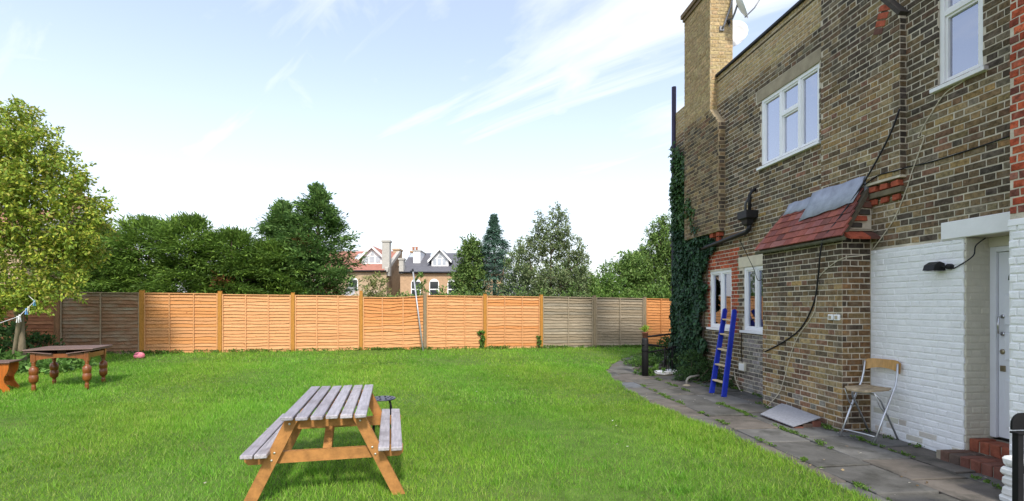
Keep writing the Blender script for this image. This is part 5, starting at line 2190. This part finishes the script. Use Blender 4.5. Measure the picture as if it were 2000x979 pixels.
GB = .2      # ground beyond the fence
LEY = [(0.128, 0.226, 0.036), (0.175, 0.282, 0.046), (0.094, 0.169, 0.032), (0.211, 0.329, 0.054), (0.140, 0.236, 0.046), (0.106, 0.189, 0.039)]
LEYP = ([0, .12, .35, .6, .8, .93, 1], [.88, 1, 1.0, .86, .62, .34, .06])
HEDGE = [(-15.6, 19.2, 4.55, 1.6, 'conifer at the left end of the dark hedge, half behind the yellow-green tree'), (-13.9, 19.6, 4.75, 1.8, 'tallest rounded conifer of the hedge behind the first orange panel'),
         (-12.2, 19.4, 4.75, 1.65, 'rounded conifer in the middle of the dark hedge'), (-10.85, 19.8, 4.3, 1.45, 'rounded conifer right of the middle in the dark hedge'),
         (-9.6, 20.6, 3.9, 1.2, 'last low conifer of the hedge, beside the tall pair')]
for k, (x, y, h, r_, lab) in enumerate(HEDGE):
    conifer('hedge_conifer', lab, (x, y, GB), h, r_, LEYP, 70 + k, 2900, LEY, L=.20, Wd=.05, tilt=.16, group='conifers of the hedge behind the fence', brown=1 if k in (2, 3) else 0)
CYP = [(0.104, 0.204, 0.055), (0.144, 0.257, 0.062), (0.078, 0.151, 0.047), (0.183, 0.300, 0.078), (0.117, 0.215, 0.058)]
CYPP = ([0, .08, .22, .42, .6, .78, .92, 1], [.25, .75, 1, .95, .76, .48, .20, .04])
conifer('tall_conifer', 'left one of the two tall dark conifers behind the fence', (-9.95, 22.3, GB), 6.0, 1.75, CYPP, 81, 3300, CYP, L=.21, Wd=.06, tilt=.26, trunk_r=.16, z0=.55, group='pair of tall conifers', brown=2)
conifer('tall_conifer', 'right and taller one of the two dark conifers behind the fence', (-8.35, 22.0, GB), 6.6, 1.62, CYPP, 82, 3300, CYP, L=.21, Wd=.06, tilt=.26, trunk_r=.16, z0=.65, group='pair of tall conifers', brown=5)
SPR = [(0.092, 0.173, 0.121), (0.112, 0.203, 0.142), (0.072, 0.142, 0.101), (0.142, 0.243, 0.173)]
conifer('spruce_tree', 'narrow pointed blue-green conifer between the leafy trees', (-.86, 24.6, GB), 5.6, 1.6, ([0, .3, .5, .7, .85, 1], [1, .9, .66, .40, .19, .01]), 83, 2700, SPR, L=.14, Wd=.05, tilt=-.25, bough=8)

GRN = [(0.126, 0.220, 0.053), (0.162, 0.259, 0.060), (0.100, 0.172, 0.045), (0.198, 0.282, 0.075), (0.134, 0.204, 0.067)]
GRY = [(0.154, 0.218, 0.087), (0.197, 0.264, 0.106), (0.123, 0.182, 0.077), (0.248, 0.300, 0.134), (0.207, 0.237, 0.125)]
YGR = [(0.157, 0.272, 0.064), (0.200, 0.315, 0.072), (0.129, 0.229, 0.057), (0.229, 0.315, 0.100)]
broad_tree('leafy_tree', 'rounded green tree left of the narrow conifer', (-2.0, 24.0, GB), [[(0, 0, -.1), (.05, 0, 1.2), (0, 0, 3.2)]],
           [(0, 0, 3.6, .5, .6, .85), (-.3, 0, 2.7, .45, .6, .8), (.3, 0, 2.6, .5, .6, .8), (-.15, -.2, 1.6, .55, .6, .8), (.4, -.3, 1.4, .6, .6, .8), (.1, 0, 4.2, .35, .4, .4)],
           560, 28, .20, .13, .06, GRN, 91, limbs=6)
broad_tree('leafy_tree', 'largest loose grey-green tree with upright shoots right of the narrow conifer', (1.65, 21.6, GB), [[(0, 0, -.1), (.0, 0, .9), (-.05, 0, 2.0), (0, 0, 3.6)], [(.1, 0, -.1), (.35, 0, 1.2), (.7, 0, 2.9)], [(-.1, 0, -.1), (-.4, 0, 1.2), (-.8, 0, 2.9)]],
           [(0, 0, 3.9, .55, .6, 1.1), (.45, 0, 4.3, .40, .5, 1.0), (-.55, 0, 4.0, .40, .5, .9), (.9, 0, 3.5, .42, .5, .95), (-1.0, 0, 3.4, .45, .5, .9), (1.25, 0, 3.0, .35, .5, .8), (0, -.2, 2.4, .95, .8, .75), (.85, -.1, 2.2, .7, .7, .75),
            (-.85, -.1, 2.2, .7, .7, .75), (0, -.2, 1.3, 1.2, .8, .75), (1.1, 0, 1.3, .75, .7, .7), (-1.1, 0, 1.3, .75, .7, .7), (.22, 0, 5.2, .18, .25, .55), (-.45, 0, 4.9, .16, .25, .4)],
           1050, 26, .15, .11, .05, GRY, 92, shoots=.7, limbs=12)
broad_tree('leafy_tree', 'pale green bushy tree between the large grey-green tree and the ivy corner', (4.6, 22.4, GB), [[(0, 0, -.1), (.05, 0, 1.0), (0, 0, 2.4)]],
           [(0, 0, 2.6, .9, .8, .7), (-.9, 0, 1.9, .7, .7, .7), (.8, 0, 2.9, .7, .7, .7), (.1, -.3, 1.5, 1.2, .7, .8), (-.9, -.2, 1.1, .8, .7, .7), (1.1, -.1, 1.7, .7, .7, .9), (.5, 0, 3.3, .4, .4, .35)],
           850, 26, .20, .13, .055, YGR + GRN[:2], 93, shoots=.25, limbs=7)
broad_tree('leafy_tree', 'green tree rising just left of the ivy covered corner', (6.7, 22.8, GB), [[(0, 0, -.1), (.05, 0, 1.0), (0, 0, 3.4)]],
           [(-.1, 0, 3.9, .7, .7, .8), (-.9, 0, 3.1, .7, .7, .8), (.6, 0, 3.2, .8, .7, .9), (-.3, -.2, 2.2, 1.2, .7, .9), (.3, -.2, 1.1, 1.4, .7, .9), (-.2, 0, 4.7, .35, .35, .5), (.2, 0, 5.0, .25, .25, .45)],
           950, 26, .20, .13, .055, GRN + YGR[:2], 94, shoots=.45, limbs=7)
YEL_S = [(0.225, 0.250, 0.075), (0.163, 0.213, 0.062), (0.300, 0.288, 0.112), (0.125, 0.188, 0.050)]
bush('pale_shrub', 'pale yellow-green shrub over the fence in front of the red-roofed house', 'shrub', (-5.15, 19.4, GB),
     [(0, 0, .9, .75, .6, .75), (-.2, 0, 1.7, .6, .5, .6), (.3, 0, 1.6, .6, .5, .55), (0, 0, 2.3, .42, .4, .4), (.75, 0, 1.3, .5, .5, .55), (-.6, 0, 1.3, .45, .5, .5)], 5200, .12, .04, YEL_S, 101, per=20)
bush('climbing_shrub', 'low leafy shrub showing over the fence below the slate-roofed house', 'shrub', (-2.6, 17.6, GB),
     [(-.6, 0, 1.3, .6, .4, .7), (.2, 0, 1.45, .6, .4, .62), (.9, 0, 1.35, .6, .4, .65), (-1.1, 0, 1.2, .6, .4, .7), (-.5, 0, 1.9, .25, .25, .35), (-.55, 0, 2.35, .16, .2, .2)], 4200, .10, .055, GRN + YGR[:2], 102, per=20)
bush('dark_shrub', 'dark undergrowth behind the fence between the rounded tree and the large loose one', 'shrub', (-.4, 20.4, GB),
     [(-1.3, 0, 1.1, .8, .5, .9), (-.3, 0, 1.1, .8, .5, .9), (.7, 0, 1.2, .8, .5, .9), (1.8, 0, 1.2, .8, .5, .9), (2.8, 0, 1.3, .8, .5, .9)], 6200, .12, .055, GRN[:3] + GRY[:1], 103, per=22)
bush('grey_shrub', 'grey-green shrub filling the gap between the narrow conifer and the large loose tree', 'shrub', (.25, 23.2, GB),
     [(-.2, 0, 3.2, .5, .5, .8), (.35, 0, 2.9, .6, .5, .9), (-.4, 0, 1.8, .7, .5, .9), (.5, 0, 1.5, .7, .5, .9), (.1, 0, 4.0, .3, .3, .5)], 5200, .12, .05, GRY + GRN[:2], 106, per=20)
bush('leafy_shrub', 'green shrub between the large loose tree and the pale green bushy one', 'shrub', (3.35, 22.6, GB),
     [(-.3, 0, 2.2, .6, .5, .7), (.4, 0, 2.0, .6, .5, .7), (0, 0, 1.2, .9, .5, .8), (-.2, 0, 2.9, .3, .3, .35)], 3800, .12, .05, GRN + YGR[:2], 107, per=20)
bush('bright_shrub', 'bright green shrub over the grey fence panels', 'shrub', (4.1, 20.3, GB),
     [(-.5, 0, 1.3, .8, .5, .9), (.4, 0, 1.2, .8, .5, .95), (1.3, 0, 1.2, .8, .5, .9), (-.1, 0, 2.2, .5, .4, .45), (2.2, 0, 1.3, .8, .5, .9)], 5200, .13, .055, [(.13, .24, .045), (.16, .27, .05), (.10, .19, .04)], 104, per=20)
bush('dark_shrub', 'dark shrub low behind the orange panels under the tall conifers', 'shrub', (-8.7, 19.6, GB),
     [(-.8, 0, 1.0, .8, .5, .8), (.3, 0, .9, .8, .5, .8), (1.4, 0, .9, .7, .5, .75), (2.2, 0, 1.1, .5, .4, .6)], 4200, .11, .05, GRN[:3], 105, per=22)
broad_tree('leafy_tree', 'mixed brown and green tree glimpsed between the left tree and the hedge', (-17.6, 20.5, GB), [[(0, 0, -.1), (.05, 0, 1.5), (0, 0, 3.0)]],
           [(0, 0, 3.2, 1.0, .8, .9), (-.9, 0, 2.4, .9, .8, .9), (.7, 0, 2.0, .9, .8, .9), (0, 0, 1.2, 1.3, .8, .9)], 330, 24, .22, .13, .06, GRN + [(.20, .13, .06)], 95, limbs=4)

# distant trees beyond the houses close the view
for k, (x, y, h, w, lab) in enumerate([(12, 40, 6.2, 3.2, 'far tree seen low behind the pale green bushy tree'), (4.5, 44, 5.8, 3.2, 'far tree low behind the large grey-green tree'),
                                       (-33, 42, 6.0, 3.4, 'far tree low behind the left end of the hedge'), (-26, 46, 6, 3.4, 'far tree low behind the middle of the hedge')]):
    broad_tree('far_tree', lab, (x, y, GB), [[(0, 0, -.1), (0, 0, 2), (0, 0, h * .7)]], [(0, 0, h * .7, w * .6, w * .5, h * .27), (-w * .5, 0, h * .5, w * .5, w * .5, h * .3), (w * .5, 0, h * .5, w * .5, w * .5, h * .3),
               (0, 0, h * .3, w * .9, w * .5, h * .28)], 260, 20, .4, .26, .12, GRN, 110 + k, limbs=4, group='far trees')

# ---------------------------------------------------------------- houses beyond
FARB = [M('far_brick_%d' % k, c, .95, .2, 4, .3, 12) for k, c in enumerate([(.42, .27, .16), (.44, .29, .175), (.42, .31, .20)])]
ROOFR = M('far_red_roof', (.36, .16, .12), .9, .18, 3, .5, 14, stretch=(1, 1, 4))
ROOFS = M('far_slate_roof', (.12, .12, .135), .8, .18, 3, .5, 14, stretch=(1, 1, 4))
FWHITE = M('far_white_paint', (.78, .78, .77), .7, .05)
FSTONE = M('far_stone', (.42, .40, .36), .9, .15)


def far_house(name, label, x0, x1, yf, eave, ridge, depth, wallm, roofm, wins, dormers, sky_l, chim, gable_right=True, sash=FWHITE, arched=True):
    xc = (x0 + x1) / 2
    t = thing(name, label, 'house', (xc, yf, 0), 0)
    X0, X1 = x0 - xc, x1 - xc
    mb = MB()
    mb.prism([(0, -.5), (0, eave), (depth / 2, ridge - .06), (depth, eave), (depth, -.5)], X0, X1, 'x')
    mb.build('wall', wallm, t, fix=True)
    mb = MB()
    ov = .25
    sl_ = (ridge - eave) / (depth / 2)
    for sgn in (-1, 1):
        a = Vector((0, depth / 2, ridge))
        b = Vector((0, depth / 2 + sgn * (depth / 2 + ov), eave - ov * sl_))
        mb.prism([(a.y, a.z), (b.y, b.z), (b.y, b.z + .13), (a.y, a.z + .14)], X0 - .05, X1 + .05, 'x')
    roof_ = mb.build('roof', roofm, t, fix=True)
    mb = MB()
    mb.tube([(X0 - .05, -ov - .04, eave - ov * sl_ + .02), (X1 + .05, -ov - .04, eave - ov * sl_ + .02)], .08, 8)
    mb.build('gutter', BLACKPL, t, True)
    if gable_right:          # raised stone verge along the gable
        mb = MB()
        mb.prism([(-.3, eave - .15), (-.3, eave + .2), (depth / 2, ridge + .32), (depth / 2, ridge - .1)], X1 - .12, X1 + .22, 'x')
        mb.build('verge', FSTONE, t, fix=True)
    for wx, wz, ww, wh in wins:
        e = bpy.data.objects.new('window', None)
        C.objects.link(e)
        e.parent = t
        e.location = (wx - xc, 0, wz)
        arcp = [(-ww / 2, 0), (ww / 2, 0)] + [(ww / 2 * math.cos(a), wh - ww / 2 + ww / 2 * math.sin(a)) for a in np.linspace(0, math.pi, 9)]
        mb = MB()
        mb.prism(arcp, -.05, .0, 'y')
        mb.build('frame', sash, e, fix=True)
        for z0, z1 in ((.09, wh * .46), (wh * .52, wh * .86)):
            mb = MB()
            mb.box(-ww / 2 + .09, ww / 2 - .09, -.075, -.055, z0, z1)
            mb.build('pane', M('far_dark_glass', (.03, .035, .04), .1, .2, 2, 0, spec=.6), e)
        mb = MB()
        mb.box(-ww / 2 - .1, ww / 2 + .1, -.14, -.001, -.14, -.002)
        mb.build('sill', FWHITE, e)
    for dx, dz, dw, dh, kind in dormers:
        e = bpy.data.objects.new('dormer', None)
        C.objects.link(e)
        e.parent = t
        fy = (dz - eave) / sl_ - .15
        e.location = (dx - xc, fy, dz)
        mb = MB()
        if kind == 'gable':
            mb.prism([(-dw / 2, 0), (dw / 2, 0), (dw / 2, dh * .42), (0, dh), (-dw / 2, dh * .42)], 0, dh / sl_ + .6, 'y')
            mb.build('dormer_wall', FWHITE, e, fix=True)
            mb = MB()
            for sg in (-1, 1):
                mb.prism([(0, dh + .0), (sg * (dw / 2 + .35), dh * .26), (sg * (dw / 2 + .35), dh * .26 + .2), (0, dh + .24)], -.3, dh / sl_ + .6, 'y')
            mb.build('dormer_roof', roofm, e, fix=True)
            mb = MB()
            for sg in (-1, 1):
                mb.prism([(0, dh - .02), (sg * (dw / 2 + .36), dh * .22), (sg * (dw / 2 + .36), dh * .26 + .2), (0, dh + .25)], -.36, -.301, 'y')
            mb.build('bargeboard', FWHITE, e, fix=True)
            for k in range(3):
                a = -dw / 2 + .16 + k * (dw - .3) / 3
                mb = MB()
                mb.box(a, a + (dw - .3) / 3 - .12, -.03, -.004, .22, dh * .48)
                mb.build('pane', M('far_pale_glass', (.40, .43, .47), .15, .2, 2, 0, spec=.6), e)
            mb = MB()
            mb.prism([(-.22, dh * .55), (.22, dh * .55), (0, dh * .82)], -.03, -.004, 'y')
            mb.build('pane', _mats['far_pale_glass'], e, fix=True)
        else:
            mb.box(-dw / 2, dw / 2, 0, dh / sl_ + .3, 0, dh)
            mb.build('dormer_wall', FWHITE, e)
            mb = MB()
            mb.box(-dw / 2 - .08, dw / 2 + .08, -.08, dh / sl_ + .3, dh, dh + .1)
            mb.build('dormer_roof', FSTONE, e)
    for lx, lz, lw, lh in sky_l:
        mb = MB()
        y0, y1 = (lz - eave) / sl_, (lz + lh - eave) / sl_
        mb.prism([(y0, lz + .12), (y1, lz + lh + .12), (y1, lz + lh + .22), (y0, lz + .22)], lx - xc - lw / 2, lx - xc + lw / 2, 'x')
        mb.build('skylight', M('skylight_glass', (.45, .5, .56), .1, .1, 2, 0, spec=.6), t, fix=True)
    for cx, cy, cw, cd, z0, z1, m_, pots in chim:
        mb = MB()
        mb.box(cx - xc - cw / 2, cx - xc + cw / 2, cy - cd / 2, cy + cd / 2, z0, z1)
        mb.box(cx - xc - cw / 2 - .08, cx - xc + cw / 2 + .08, cy - cd / 2 - .08, cy + cd / 2 + .08, z1, z1 + .18)
        o = mb.build('chimney', m_, t)
        for k in range(pots):
            mb = MB()
            mb.lathe([(.14, 0), (.12, .3), (.15, .42), (.15, .48)], 10, c=(cx - xc + (k - (pots - 1) / 2) * .36, cy, z1 + .18))
            mb.build('chimney_pot', M('clay_pot', (.38, .16, .09), .9, .2), o, True)
    return t


far_house('red_roof_house', 'distant brick house with pink-red tiled roof and white gabled dormer', -24, -12.75, 52, 5.15, 7.55, 11.5, FARB[2], ROOFR,
          [(-16.1, 2.3, .95, 2.15), (-19.6, 2.3, .95, 2.15), (-16.1, -.4, .95, 2.0)], [(-14.6, 5.85, 2.2, 1.75, 'gable')], [(-16.55, 6.45, .8, .65)],
          [(-12.85, .5, .75, .8, 4.6, 8.05, FSTONE, 0), (-12.95, 6.0, .7, 1.6, 6.0, 7.75, FARB[2], 0)])
far_house('slate_roof_house', 'distant brick house with dark slate roof and white gabled dormer', -11.35, -1.0, 52, 5.0, 7.35, 11.5, FARB[1], ROOFS,
          [(-9.75, 2.2, 1.0, 2.1), (-7.9, 2.2, 1.0, 2.1), (-6.05, 2.2, 1.0, 2.1), (-3.4, 2.2, 1.0, 2.1)], [(-10.1, 6.0, .75, 1.35, 'box'), (-7.5, 5.6, 1.75, 1.75, 'gable')],
          [(-10.95, 6.75, .7, .45), (-8.75, 6.85, .6, .4)], [(-11.0, 6.1, .9, .8, 6.5, 7.55, FARB[0], 2), (-11.2, .2, .45, .9, 4.8, 6.2, FSTONE, 0)], gable_right=False)
far_house('side_house', 'brick neighbour house glimpsed through the left tree', -31, -24.4, 25.6, 5.0, 7.0, 8, FARB[2], ROOFR,
          [(-26.5, 1.9, 1.0, 1.7), (-29.5, 1.9, 1.0, 1.7)], [], [], [(-25.2, 4, .8, .8, 6.4, 7.8, FARB[0], 2)])
far_house('garden_outhouse', 'low brick outhouse with pale roof just showing over the fence', -11.4, -8.9, 33, 1.9, 2.5, 3, FARB[0], M('pale_felt', (.40, .30, .22), .95, .2),
          [(-10.2, .6, .7, 1.1)], [], [], [], gable_right=False)
t = thing('satellite_dish', 'small grey satellite dish just over the fence by the tall conifers', 'satellite dish', (-9.05, 28.5, 0), 0)
mb = MB()
mb.tube([(0, .12, -.1), (0, .12, 2.45)], .03, 6)
mb.build('dish_pole', _mats['grey_metal'], t, True)
mb = MB()
mb.lathe([(.05, 0), (.2, .03), (.3, .08), (.29, .085), (.18, .045)], 16, mtx=Matrix.Translation((0, .08, 2.35)) @ Matrix.Rotation(math.pi / 2 - .3, 4, 'X'))
mb.build('dish_bowl', M('grey_dish', (.40, .40, .42), .6), t, True)
